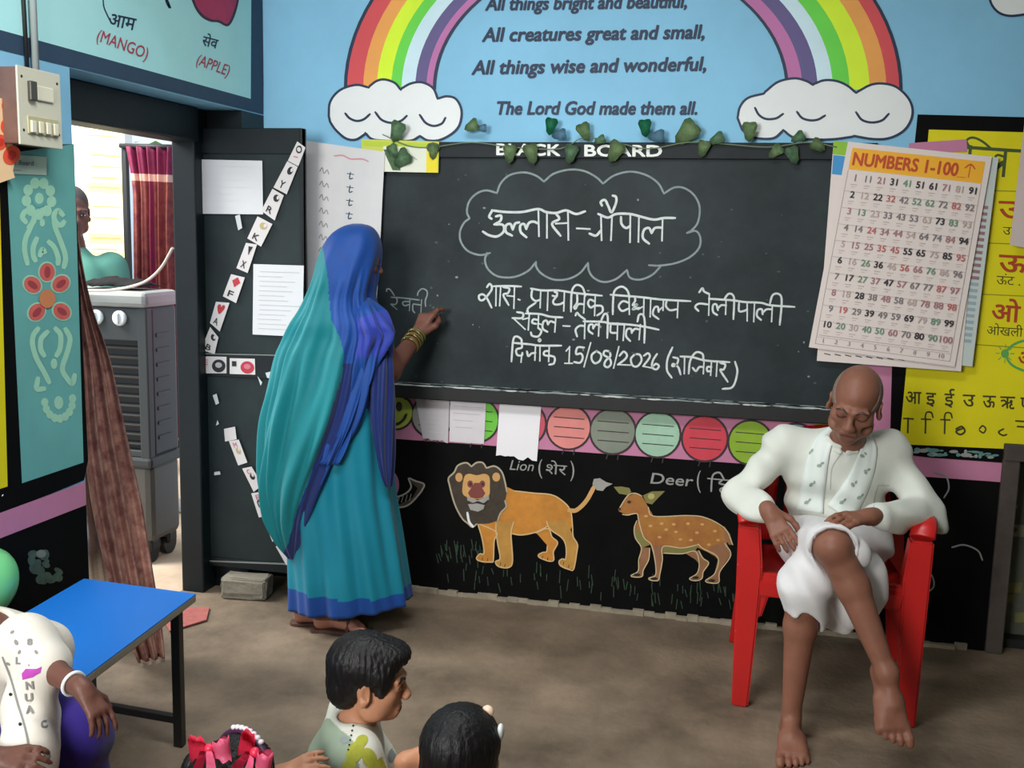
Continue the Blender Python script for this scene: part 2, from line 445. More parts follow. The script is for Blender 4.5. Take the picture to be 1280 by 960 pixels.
m_red = mat('dark pink paint', (178, 58, 84), .6)
P.text('आम', (134, 31), (167, 38), 17, m_ink, 3, bold=.012); P.text('सेव', (251, 56), (270, 61), 13, m_ink, 3, bold=.012)
P.text('(MANGO)', (119, 50), (182, 74), 15, m_red, 3, shear=-.1, bold=.005); P.text('(APPLE)', (244, 80), (284, 95), 14, m_red, 3, bold=.005)
P.build('painted_fruit_names', wall_left)
# teal pillar panel, black edge, yellow panel, pink band, black dado
P = Paint(LW)
P.poly([(-140, 190), (6, 183), (91.5, 180), (110, 575), (105, 600), (-140, 700)], m_black, 1)
P.poly([(7, 192), (92, 180), (104, 578), (27, 604)], m_teal, 2)
P.poly([(-140, 240), (-1, 240), (9, 608), (-140, 655)], m_yel, 2)
P.poly([(-140, 692), (106, 602), (107, 631), (0, 674), (-140, 727)], m_pink, 3)
P.poly([(-140, 727), (107, 631), proj((XL, YJ-.001, .001)), proj((XL, 2.0, .001))], m_black, 3)
P.build('painted_pillar_bands', wall_left)
m_pale = mat('pale stencil paint', (160, 214, 186), .7, .05, 20); m_coral = mat('coral stencil paint', (212, 98, 92), .7, .12, 30); m_orng = mat('orange stencil paint', (206, 130, 84), .7)
P = Paint(LW); q = T(0, 240, 2.4)
for k in range(9):
    a = math.pi*2*k/9+.2; P.ell((48+16*math.cos(a), 248+20*math.sin(a)), 6, 7, m_pale, 3)
P.ell((48, 248), 9, 11, m_teal, 3.5); P.ell((48, 248), 5.5, 7, m_pale, 4)
P.lines([[(85, 105), (100, 85), (95, 60), (75, 58), (65, 75), (75, 90)], [(100, 80), (88, 110), (75, 140), (72, 175), (80, 215)], [(108, 140), (98, 165), (98, 190), (104, 205)],
         [(190, 90), (180, 100), (165, 90), (160, 70), (172, 55), (186, 68)], [(160, 85), (165, 110), (175, 135), (190, 175), (195, 200), (190, 225)], [(145, 150), (160, 165), (172, 195), (172, 215)], [(118, 190), (125, 172), (132, 180)]], 6.5, m_pale, 3, q)
P.ell((125, 60), 9, 14, m_pale, 3, q); P.ell((125, 92), 8, 12, m_pale, 3, q)
P.lines([[(112, 410), (98, 430), (96, 460), (108, 500), (130, 540), (145, 570)], [(140, 420), (122, 440), (120, 470), (130, 490)], [(165, 410), (180, 430), (178, 470), (168, 490)],
         [(195, 412), (208, 440), (200, 480), (185, 530), (200, 560), (215, 575), (222, 550)], [(112, 560), (108, 590), (130, 590)]], 6.5, m_pale, 3, q)
P.ell((160, 515), 10, 16, m_pale, 3, q)
for k in range(9):
    a = math.pi*(k/8)-.1; P.ell((174+42*math.cos(a), 625+55*math.sin(a)), 11, 13, m_pale, 3, q)
P.ell((174, 632), 14, 20, m_pale, 3, q)
for cx, cy, r in ((139, 240, 0), (180, 275, .9), (183, 358, 2.2), (108, 360, -2.4), (95, 278, -.9)):
    P.ell((cx, cy), 27, 32, m_pale, 3+.1*r, q, rot=r); P.ell((cx, cy), 23, 27, m_coral, 4+.1*r, q, rot=r); P.ell((cx, cy), 9, 17, mat('maroon stencil paint', (158, 62, 68), .7), 5, q, rot=r)
P.ell((138, 320), 24, 28, m_orng, 6, q)
P.build('painted_flower_stencil', wall_left)
P = Paint(LW); m_lf = mat('grey green brushed paint', (70, 92, 80), .8, .3, 30)
rr = random.Random(4)
for k in range(26):
    x = 38+rr.random()*36; y = 690+rr.random()*38; P.ell((x, y), 3+rr.random()*4, 2+rr.random()*4, m_lf, 4+k*.05, rot=rr.random()*3)
P.ell((50, 692), 6, 5, mat('pale grey brushed paint', (122, 132, 122), .8), 6)
P.build('painted_bush', wall_left)
P = Paint(LW)
P.poly([(10, 193), (57, 196), (57, 219), (9, 217)], mat('pale notice', (186, 210, 196), .7), 5)
P.text('ty Board', (13, 205), (40, 207), 6, m_ink, 6)
P.line([(12, 212), (24, 213)], 2, m_paperd, 6)
P.build('painted_notice_strip', wall_left)

# --- paintings on the back wall: rainbow, clouds, verse
P = PB()
cols = [('rainbow red', (214, 78, 84)), ('rainbow orange', (238, 164, 82)), ('rainbow yellow', (218, 248, 46)), ('rainbow green', (104, 216, 72)), ('rainbow white', (206, 234, 244)), ('rainbow violet', (98, 88, 138)), ('rainbow mauve', (190, 114, 170))]
xl = [432, 454, 471, 489, 502, 519, 533, 543]; xr = [1126, 1108, 1087, 1062, 1041, 1022, 1003, 984]
def arc(i, g=0, n=48):
    c = (xl[i]+xr[i])/2; a = (xr[i]-xl[i])/2+g; b = 262-(347-a)*(94/126)
    return [(c-a*math.cos(math.pi*k/n), 112-b*math.sin(math.pi*k/n)) for k in range(n+1)]
def strip(A, B, m, lay):
    P._add(A+B, [(i, i+len(A), i+len(A)+1, i+1)[::-1] for i in range(len(A)-1)], m, lay)
strip(arc(0, 2.2), arc(0, -2), m_ink, 2); strip(arc(7, 2), arc(7, -2.2), m_ink, 2)
for i, (nm, c) in enumerate(cols): strip(arc(i), arc(i+1), mat(nm, c, .65, .05, 5), 1)
P.build('painted_rainbow', wall_back)
def cloud(name, outline, eyes, t=None):
    P = PB()
    P.poly(outline, m_white, 3, t, False); P.line(outline, 3, m_ink, 4, t, False, True)
    for e in eyes: P.line(e, 3, m_ink, 4, t)
    P.build(name, wall_back)
def bumps(L):
    o = []
    for b in L: o += [tuple(p) for p in catmull(b, 5)]
    return o
cloud('painted_sleeping_cloud', bumps([[(365, 580), (372, 510), (420, 452), (500, 425), (565, 438)], [(570, 430), (605, 405), (645, 398), (695, 415), (725, 450)], [(730, 442), (775, 418), (830, 412), (885, 440), (910, 495)], [(915, 492), (955, 482), (1000, 495), (1028, 550), (1020, 620), (985, 665), (920, 700), (860, 702), (820, 680)], [(815, 684), (780, 702), (720, 706), (640, 704), (580, 695), (548, 665)], [(544, 672), (500, 698), (450, 692), (400, 650), (372, 610)]]),
      [[(448, 568), (470, 592), (505, 605), (540, 597), (570, 572)], [(598, 562), (630, 600), (680, 615), (725, 605), (755, 580)], [(820, 575), (850, 615), (890, 630), (930, 618), (948, 590)]], T(320, 0, 4))
cloud('painted_sleeping_cloud', bumps([[(-152, 590), (-140, 535), (-100, 490), (-20, 468)], [(-15, 460), (50, 410), (130, 392), (190, 405), (225, 425)], [(230, 420), (280, 402), (340, 405), (395, 428), (440, 465)], [(450, 458), (510, 426), (570, 418), (640, 435), (700, 490), (722, 550), (710, 610), (670, 660), (600, 692), (520, 695), (430, 680)], [(420, 684), (330, 696), (230, 698), (130, 688), (75, 650)], [(70, 658), (30, 690), (-30, 694), (-90, 682), (-130, 648)]]),
      [[(-65, 540), (-45, 575), (-10, 595), (40, 592), (75, 570)], [(145, 560), (170, 590), (210, 602), (250, 598), (285, 578)], [(440, 562), (470, 600), (520, 613), (570, 602), (603, 570)]], T(960, 0, 4))
cloud('painted_corner_cloud', bumps([[(1110, -120), (1105, -40), (1112, 10), (1135, 48), (1170, 72), (1220, 80), (1300, 70)], [(1310, 75), (1400, 60), (1440, -40), (1380, -120)], [(1370, -130), (1250, -180), (1120, -130)]]), [], T(960, 0, 4))
P = PB()
for s_, a, b, h in (('All things bright and beautiful,', (607, 13), (858, 9.5), 17), ('All creatures great and small,', (603, 52), (880, 48), 18), ('All things wise and wonderful,', (590, 93), (882, 88), 18), ('The Lord God made them all.', (622, 143), (871, 143), 17)):
    P.text(s_, a, b, h, m_ink, 3, shear=.22, bold=.032)
P.build('painted_verse', wall_back)

# --- caterpillar band and animals on the dado
m_line = mat('dark outline paint', (52, 34, 40), .6)
P = PB()
segs = [(495, 515, 21, (170, 188, 66)), (541, 520, 26, (150, 150, 144)), (596, 525, 27, (104, 190, 60)), (655, 530, 27, (200, 80, 100)), (711, 534, 27, (222, 136, 130)), (766, 539, 28, (128, 136, 122)), (822, 543, 28, (160, 198, 172)), (881, 548, 28, (206, 62, 78)), (938, 553, 27, (140, 178, 42)), (995, 558, 28, (120, 170, 190)), (1052, 563, 28, (190, 170, 80))]
for i, (x, y, r, c) in enumerate(segs):
    P.ell((x, y), r+2, r+2, m_line, 1+.1*i); P.ell((x, y), r-.6, r-.6, mat('caterpillar paint %d' % i, c, .65, .08, 12), 2+.1*i)
    if i:
        for k in (-1, 0, 1): P.line([(x-r*.66, y+k*12-1), (x+r*.7, y+k*12+2)], 1.6, m_line, 3.5)
        P.line([(x-6, y+r+1), (x-8, y+r+6)], 2, m_line, 3); P.line([(x+7, y+r+1), (x+6, y+r+7)], 2, m_line, 3)
P.ell((499, 508), 4, 6, m_line, 4); P.line([(492, 497), (500, 493), (507, 499)], 2, m_line, 4); P.line([(488, 526), (496, 530), (504, 525), (508, 518)], 3.4, m_line, 4); P.line([(478, 506), (482, 500)], 2, m_line, 4)
P.build('painted_caterpillar', wall_back)

P = PB(); t = T(540, 560, 5.333)
m_lion = mat('amber paint', (200, 132, 46), .6, .15, 14); m_lion2 = mat('ochre paint', (190, 140, 62), .6, .15, 14); m_mane = mat('umber paint', (62, 52, 40), .7, .25, 30)
m_edge = mat('cream outline paint', (214, 182, 128), .7); m_tan = mat('tan paint', (208, 160, 96), .6, .08, 12); m_nose = mat('russet paint', (126, 62, 56), .6); m_grey = mat('grey paint', (160, 158, 152), .7, .1, 20)
hf = [(695, 565), (775, 535), (800, 590), (838, 630), (810, 690), (812, 745), (780, 752), (720, 730), (712, 710), (740, 695), (765, 690), (770, 650)]
hn = [(765, 490), (900, 480), (940, 590), (970, 640), (965, 700), (945, 805), (915, 808), (860, 785), (848, 755), (870, 738), (892, 738), (895, 660), (870, 600), (800, 550)]
bd = [(470, 245), (560, 287), (680, 300), (800, 312), (880, 360), (925, 420), (935, 520), (900, 590), (800, 550), (770, 520), (690, 560), (600, 578), (530, 570), (430, 580), (330, 540), (300, 500), (440, 460), (470, 380)]
ff = [(305, 500), (430, 560), (415, 620), (410, 745), (395, 758), (330, 755), (298, 735), (320, 705), (348, 700), (335, 600)]
fn = [(430, 490), (545, 490), (530, 600), (538, 740), (528, 785), (490, 798), (440, 785), (425, 755), (455, 735), (440, 640)]
for k, (pl, m) in enumerate(((hf, m_lion), (bd, m_lion), (hn, m_lion2), (ff, m_lion), (fn, m_lion2))):
    P.poly(pl, m, 1+.4*k, t)
P.lines([hf, ff+ff[:1], [(550, 285), (680, 300), (800, 312), (880, 360), (925, 420), (937, 520), (942, 590), (970, 640), (965, 700), (945, 805), (915, 808), (860, 785), (848, 755), (870, 738), (892, 738), (895, 660), (870, 600), (800, 550), (775, 520), (765, 488)], [(770, 522), (690, 560), (600, 578), (535, 570)], [(545, 492), (528, 560), (532, 640), (538, 740), (528, 785), (490, 798), (440, 785), (425, 755), (455, 735), (440, 640), (428, 560), (428, 500)]], 1.6, m_edge, 4, t)
for x, y in ((735, 735), (770, 745), (875, 775), (910, 795), (335, 745), (370, 750), (455, 780), (485, 790)): P.line([(x, y), (x+4, y-16)], 1, m_line, 5, t)
P.line([(915, 415), (965, 412), (1030, 350), (1085, 250)], 5.4, m_tan, 4, t); P.poly([(1070, 240), (1080, 205), (1120, 200), (1160, 225), (1205, 238), (1160, 260), (1140, 285), (1100, 280)], m_grey, 5, t)
mane = [(120, 250), (112, 200), (150, 160), (175, 115), (230, 97), (265, 122), (300, 96), (340, 97), (365, 132), (420, 120), (465, 155), (487, 220), (500, 290), (488, 350), (496, 390), (460, 430), (440, 480), (380, 500), (300, 505), (270, 525), (240, 500), (205, 470), (165, 400), (140, 330)]
P.poly(mane, m_mane, 5, t); P.lines([mane[18:]+mane[:6], mane[5:9], mane[8:13], mane[13:17]], 2, mat('beige outline paint', (176, 164, 140), .7), 6, t)
P.line([(238, 430), (250, 490), (275, 522)], 3, m_white, 7, t)
P.ell((182, 194), 24, 30, m_tan, 6, t); P.ell((430, 192), 26, 30, m_tan, 6, t)
P.poly([(218, 190), (250, 170), (300, 180), (350, 170), (384, 190), (388, 260), (382, 315), (340, 330), (300, 340), (250, 330), (212, 310), (204, 270)], m_tan, 7, t, True)
P.poly([(285, 230), (318, 230), (358, 300), (340, 326), (300, 336), (260, 326), (242, 298)], m_nose, 8, t)
for x in (257, 338): P.ell((x, 238), 19, 24, m_nose, 8, t); P.ell((x+2, 238), 8, 11, m_line, 9, t)
P.poly([(235, 322), (270, 332), (305, 346), (345, 330), (382, 308), (384, 345), (350, 366), (310, 352), (270, 366), (240, 350)], m_grey, 9, t); P.poly([(243, 372), (300, 366), (354, 378), (345, 405), (310, 422), (258, 410)], m_grey, 9, t)
P.line([(245, 352), (275, 366), (310, 355), (345, 368), (378, 345)], 1.4, m_line, 10, t)
P.build('painted_lion', wall_back)

P = PB(); t = T(740, 570, 5.333)
m_deer = mat('chestnut paint', (160, 98, 44), .6, rgb2=(178, 124, 52), vscale=16); m_dleg = mat('brown leg paint', (150, 104, 70), .6, .15, 16); m_olive = mat('olive paint', (128, 122, 66), .7, .1, 14); m_dedge = mat('buff outline paint', (206, 188, 146), .7)
P.poly([(625, 650), (705, 630), (740, 680), (778, 712), (740, 770), (730, 815), (690, 828), (652, 815), (700, 780), (715, 720), (690, 690)], m_dleg, 1, t)
P.poly([(330, 610), (385, 610), (375, 690), (340, 760), (335, 800), (290, 805), (262, 795), (310, 765), (320, 680)], m_dleg, 1, t)
body = [(178, 355), (195, 330), (240, 265), (290, 250), (335, 270), (375, 340), (410, 400), (620, 398), (730, 405), (830, 445), (905, 510), (905, 560), (890, 600), (840, 680), (770, 640), (705, 610), (600, 640), (480, 640), (390, 590), (335, 610), (290, 545), (282, 480), (310, 430), (300, 385), (240, 392), (205, 380), (180, 370)]
P.poly(body, m_deer, 1.5, t)
P.poly([(290, 470), (330, 520), (385, 592), (335, 612), (288, 545)], m_olive, 2, t); P.poly([(470, 605), (600, 612), (710, 592), (690, 632), (600, 648), (478, 645)], m_olive, 2, t)
P.poly([(880, 465), (920, 520), (938, 590), (915, 592), (880, 540)], m_dleg, 2, t)
P.poly([(390, 590), (475, 600), (470, 690), (450, 790), (440, 828), (390, 825), (380, 810), (425, 790), (420, 690)], m_dleg, 2, t)
P.poly([(770, 620), (890, 560), (925, 660), (880, 720), (850, 770), (845, 838), (800, 845), (757, 830), (815, 790), (840, 690)], m_dleg, 2, t)
P.poly([(145, 205), (200, 203), (250, 213), (262, 240), (235, 260), (180, 250)], m_olive, 2, t); P.poly([(340, 262), (400, 235), (487, 233), (440, 280), (400, 322), (360, 312)], m_olive, 2, t); P.ell((395, 268), 22, 20, mat('pale olive paint', (178, 172, 104), .7), 3, t)
P.lines([[(205, 388), (240, 392), (300, 383), (312, 430), (345, 540), (395, 590), (420, 690), (425, 790), (380, 812), (392, 826), (440, 828), (452, 790), (470, 690), (475, 602), (600, 612), (708, 590)], [(375, 340), (410, 400), (620, 396), (730, 403), (830, 443), (900, 500), (938, 590)], [(708, 585), (740, 615), (840, 675), (820, 780), (757, 830), (800, 846), (846, 838), (852, 770), (925, 660), (885, 580)], [(300, 430), (282, 480), (290, 545), (330, 612), (312, 690), (308, 765), (260, 796), (290, 806), (335, 800), (342, 760), (378, 690), (385, 615)], [(478, 646), (600, 650), (690, 635), (715, 720), (700, 782), (650, 816), (690, 830), (732, 815), (742, 770), (778, 712), (740, 680), (712, 630)], [(178, 355), (240, 262), (290, 248), (332, 266)]], 1.3, m_dedge, 4, t)
rr = random.Random(2)
for x, y in ((390, 465), (465, 450), (545, 455), (640, 450), (735, 455), (820, 500), (495, 490), (590, 555), (660, 560), (780, 590), (450, 540), (700, 510), (840, 560), (360, 400), (560, 505)): P.ell((x, y), 13, 9, m_tan, 3, t, n=12)
P.ell((185, 352), 9, 9, m_line, 4, t); P.ell((248, 305), 13, 10, m_line, 4, t)
for x, y in ((300, 790), (415, 815), (690, 808), (800, 828)): P.ell((x, y), 22, 9, m_blk, 5, t)
P.build('painted_deer', wall_back)
P = PB()
m_cl = mat('grey lettering paint', (150, 152, 148), .8)
P.text('Lion', (637, 587), (667, 589), 13, m_cl, 2, shear=.2); P.text('(', (673, 592), (678, 592), 19, m_cl, 2); P.text('शेर', (682, 592), (708, 594), 14, m_cl, 2); P.text(')', (713, 595), (718, 595), 20, m_cl, 2)
P.text('Deer', (813, 604), (866, 608), 14, m_cl, 2, shear=.1, bold=.01); P.text('(', (871, 609), (876, 609), 22, m_cl, 2); P.lines([[(889, 614), (890, 598), (893, 592), (900, 591), (905, 599)], [(885, 598), (930, 602)], [(903, 600), (899, 604), (908, 607), (900, 612), (906, 619), (911, 622)], [(918, 602), (923, 606), (917, 609), (924, 617)], [(934, 600), (940, 607), (937, 620)]], 2.2, m_cl, 2)
P.build('painted_animal_names', wall_back)
P = PB()
P.ell((483, 606), 16, 20, mat('dull pink paint', (150, 96, 128), .7), 1); P.line([(489, 549), (492, 556), (489, 566)], 2, m_grey, 2)
P.poly([(470, 632), (500, 630), (516, 622), (522, 610), (514, 603), (511, 597), (518, 599), (524, 602), (530, 606), (527, 612), (521, 624), (505, 635), (470, 638)], m_mane, 1)
P.line([(470, 624), (487, 623), (505, 618), (514, 609), (511, 598), (519, 601), (530, 605), (528, 612), (522, 620), (512, 630), (500, 634), (470, 634)], 2, m_grey, 2)
for k in range(7): P.line([(482+k*5, 632-k*1.1), (484+k*5, 626-k*1.4)], 1, m_grey, 2)
P.build('painted_whale', wall_back)
# white outline of a painted figure behind the chair
P = PB()
P.lines([[(1168, 590), (1182, 595), (1186, 610), (1180, 622)], [(1190, 684), (1205, 681), (1222, 688), (1228, 700)], [(1145, 675), (1150, 690), (1148, 700), (1165, 720), (1166, 735), (1150, 742), (1143, 730)]], 2, m_cl, 2)
P.build('painted_outline', wall_back)
P = PB(); rr = random.Random(8); m_gr = mat('dark green brushed paint', (40, 62, 44), .8, .3, 30)
for k in range(110):
    u = 548+rr.random()*390; b = 742+(u-640)*.1-rr.random()*30
    if k < 34: u = 545+rr.random()*70; b = 705-rr.random()*18
    P.line([(u, b), (u-3+rr.random()*5, b-6-rr.random()*9)], 1.6, m_gr, 1+.01*k)
P.build('painted_grass', wall_back)

# --- yellow alphabet panel
P = PB()
P.poly([(1147, 143), (1300, 147), (1300, 582), (1165, 572), (1112, 566), (1115, 455)], m_black, 1)
P.poly([(1161, 162), (1300, 166), (1300, 563), (1124, 555)], m_yel, 2)
m_grl = mat('olive line paint', (150, 152, 20), .6); m_rl = mat('brick lettering paint', (176, 62, 22), .6); m_dk = mat('dark olive lettering paint', (62, 58, 14), .6)
for a, b in (((1155, 236), (1300, 240)), ((1152, 301), (1300, 306)), ((1145, 364), (1300, 371)), ((1135, 425), (1300, 436))): P.line([a, b], 2, m_grl, 3)
m_gk = mat('forest lettering paint', (62, 84, 40), .6)
P.lines([[(1205, 184), (1262, 188)], [(1262, 188), (1280, 189)]], 6, m_gk, 3)
P.line([(1212, 184), (1208, 176), (1216, 172), (1228, 177), (1240, 187)], 3, m_gk, 3); P.line([(1213, 184), (1210, 212)], 6, m_gk, 3)
P.line([(1257, 188), (1254, 219)], 6, m_gk, 3); P.line([(1255, 196), (1246, 194), (1242, 202)], 3, m_gk, 3); P.line([(1254, 203), (1246, 209), (1236, 218)], 6, m_gk, 3)
P.text('उ', (1248, 272), (1276, 273), 24, m_rl, 3, bold=.02); P.text('उल्लू', (1253, 293), (1290, 295), 11, m_dk, 3)
P.text('ऊ', (1248, 339), (1283, 341), 24, m_rl, 3, bold=.02); P.text('ऊंट .', (1245, 355), (1275, 357), 12, m_dk, 3)
P.text('ओ', (1239, 400), (1274, 403), 23, m_rl, 3, bold=.02); P.text('ओखली', (1233, 418), (1278, 421), 12, m_dk, 3)
m_teg = mat('sea green paint', (90, 168, 80), .6)
P.line([(1300, 423), (1275, 427), (1260, 436), (1258, 446), (1266, 457), (1285, 465), (1300, 467)], 3, m_teg, 3); P.ell((1256, 442), 5, 5.5, m_teg, 3)
for a in range(8): P.line([(1256+7*math.cos(a*.8), 442+7*math.sin(a*.8)), (1256+11*math.cos(a*.8), 442+11*math.sin(a*.8))], 1.5, m_teg, 3)
P.text('अं', (1272, 455), (1290, 457), 18, m_rl, 3, bold=.02)
for ch, x, w_ in (('आ', 1132, 19), ('इ', 1157, 12), ('ई', 1180, 12), ('उ', 1203, 15), ('ऊ', 1228, 16), ('ऋ', 1250, 18), ('ए', 1275, 12)):
    y = 504+(x-1132)*.05; P.text(ch, (x, y), (x+w_, y+.6), 17, m_dk, 3, bold=.012)
for ch, x in (('ा', 1130), ('ि', 1152), ('ी', 1176)):
    y = 538+(x-1132)*.03; P.line([(x, y-15), (x+11, y-14.5)], 2.6, m_dk, 3); P.line([(x+5, y-15), (x+4.5, y+2)], 3, m_dk, 3)
    if ch != 'ा': P.line([(x+4, y-15), (x+6, y-23), (x+12, y-23), (x+14, y-17)], 2, m_dk, 3)
P.line([(1195, 536), (1202, 533), (1206, 539), (1200, 543), (1195, 539), (1204, 535)], 2.4, m_dk, 3); P.line([(1224, 536), (1228, 532), (1232, 536), (1229, 541), (1224, 538)], 2, m_dk, 3); P.line([(1254, 536), (1248, 540), (1253, 544), (1258, 543)], 2.2, m_dk, 3)
P.line([(1270, 526), (1285, 527)], 3, m_dk, 3); P.line([(1272, 533), (1288, 534)], 3, m_dk, 3)
m_fl = mat('flaked teal paint', (92, 140, 136), .8, .2, 20); rr = random.Random(5)
for k in range(26):
    x = 1145+rr.random()*100; P.ell((x, 560+(x-1140)*.05+rr.random()*7), 2+rr.random()*7, 1+rr.random()*1.8, m_fl if k % 3 else m_cl, 4+k*.03, n=9)
P.build('painted_alphabet_panel', wall_back)
P = PB(); P.poly([(1136, 179), (1208, 174), (1209, 190), (1136, 192)], m_pink, 4)
P.build('painted_pink_strip', wall_back)

# chipped mortar line along the foot of the wall
bm = bmesh.new(); rr = random.Random(9)
for i in range(60):
    x = -1.75+i*.043; box(bm, (x, D-.012-rr.random()*.012, 0), (x+.043, D, .012+rr.random()*.012))
struct(bm_obj('baseboard_back', bm, mat('pale mortar', (150, 140, 122), .9, .2, 20)))

# ------------------------------------------------------------------ blackboard
bbx0, bbx1 = onY(458, 300, D).x, onY(1088, 300, D).x
zt0, zt1 = onY(720, 198.5, D).z, onY(720, 178.5, D).z
zb0, zb1 = onY(720, 510, D-.03).z, onY(720, 491, D-.03).z
bb = thing('blackboard', 'big black wall board covered in white chalk writing', 'blackboard', ((bbx0+bbx1)/2, D, zb0))
bm = bmesh.new(); box(bm, (bbx0, D-.012, zb0), (bbx1, D+.02, zt1)); bm_obj('writing_surface', bm, m_board, bb)
fr = box_obj('top_rail', (bbx0, D-.028, zt0), (bbx1, D-.002, zt1), m_boardfr, bb, .003)
lg = box_obj('chalk_ledge', (bbx0, D-.05, zb0), (bbx1, D-.002, zb1), mat('ledge black paint', (16, 19, 20), .6, .2, 15), bb, .004)
P = Paint(lambda x, y, l: Vector((x, D-.05+y, zb1+.0005+l))); rr = random.Random(3)
for k in range(150):
    x = bbx0+.05+rr.random()*(bbx1-bbx0-.1); P.ell((x, .004+rr.random()*.028), .008+rr.random()*.03, .002+rr.random()*.005, m_chalkf if rr.random() < .6 else mat('chalk dust', (196, 204, 202), .95), 1+k*.01, n=9)
for f in P.F: f.reverse()
P.build('chalk_dust', lg)['kind'] = 'stuff'
P = Paint(lambda x, z, l: Vector((x, D-.0503-l, z)))
for k in range(90):
    x = bbx0+.05+rr.random()*(bbx1-bbx0-.1); P.ell((x, zb1-.005+rr.random()*.003), .012+rr.random()*.03, .002+rr.random()*.0016, m_chalkf if rr.random() < .7 else MATS['chalk dust'], .1+k*.01, n=9)
P.build('dusty_edge', lg)
for s_, p, q in (('BLACK', (621, 193.5), (700, 194.5)), ('BOARD', (731, 195), (827, 195.5))):
    P = Paint(lambda u, v, l: onY(u, v, D-.0282)+Vector((0, -l, 0))); P.text(s_, p, q, 14.5, mat('white board lettering', (232, 236, 230), .7), 1, bold=.035)
    P.build('lettering', fr)['label'] = 'white painted capital letters '+s_

BB = lambda u, v, l=0: onY(u, v, D-.0124)+Vector((0, -l, 0))
P = Paint(BB); t = T(570, 205, 4)
for a in ([(205, 145), (225, 95), (270, 55), (340, 42), (400, 58), (440, 88)], [(440, 88), (490, 48), (570, 28), (640, 35), (700, 65), (735, 98)], [(735, 98), (790, 58), (870, 38), (950, 55), (1010, 95), (1040, 148)], [(1040, 148), (1090, 118), (1140, 120), (1190, 155), (1218, 215), (1210, 290), (1180, 330), (1155, 345)], [(1155, 345), (1200, 335), (1222, 370), (1215, 420), (1170, 465), (1100, 495), (1020, 508), (965, 506)], [(1025, 510), (980, 555), (920, 578), (870, 568), (855, 530)], [(855, 530), (800, 575), (740, 590), (690, 570), (665, 535), (660, 495)], [(660, 495), (620, 545), (560, 575), (490, 578), (430, 550), (402, 515), (400, 490)], [(400, 490), (360, 535), (290, 565), (210, 562), (160, 525), (145, 480), (155, 445)], [(170, 445), (120, 455), (60, 435), (25, 390), (20, 340), (40, 295), (68, 272)], [(68, 272), (55, 240), (65, 190), (100, 150), (150, 132), (205, 145)]):
    P.line(a, 2.5, m_chalkf, 1, t)
P.build('chalk_cloud', bb)['label'] = 'chalk outline of a scalloped cloud'
P = Paint(BB)
P.lines([[(180, 232), (250, 240), (330, 240), (410, 225), (450, 240), (500, 245), (550, 232), (600, 250), (645, 237)],
 [(182, 232), (166, 262), (178, 274)], [(200, 262), (225, 258), (222, 284), (192, 302)], [(195, 302), (235, 305), (238, 338), (205, 362), (165, 356), (135, 338)],
 [(280, 358), (250, 340), (250, 308), (272, 300), (284, 328)], [(284, 326), (296, 298), (316, 292)], [(352, 366), (324, 340), (322, 308), (340, 300), (352, 325)], [(352, 322), (365, 295), (388, 288), (412, 298)],
 [(412, 228), (415, 360)], [(455, 245), (455, 368)], [(500, 248), (516, 275), (480, 300), (522, 358)], [(500, 298), (560, 295)], [(560, 240), (562, 378)],
 [(605, 322), (668, 325)], [(668, 348), (700, 358), (724, 332)], [(725, 260), (728, 380)], [(712, 250), (760, 268), (800, 250), (870, 250), (930, 265), (990, 278), (1040, 270), (1095, 270)],
 [(780, 265), (775, 380)], [(730, 208), (724, 190), (745, 180), (762, 212), (778, 242), (800, 195), (800, 165), (784, 158)], [(825, 265), (828, 300), (850, 320), (870, 310)], [(872, 255), (870, 390)],
 [(915, 265), (912, 388)], [(965, 398), (935, 370), (940, 330), (965, 320), (978, 345)], [(978, 345), (995, 320), (1030, 318)], [(1033, 275), (1030, 382)]], 3.1, m_chalk, 1, T(570, 205, 4))
P.build('chalk_heading', bb)
P = Paint(BB); W2 = 2.6; t = T(580, 345, 6.095)
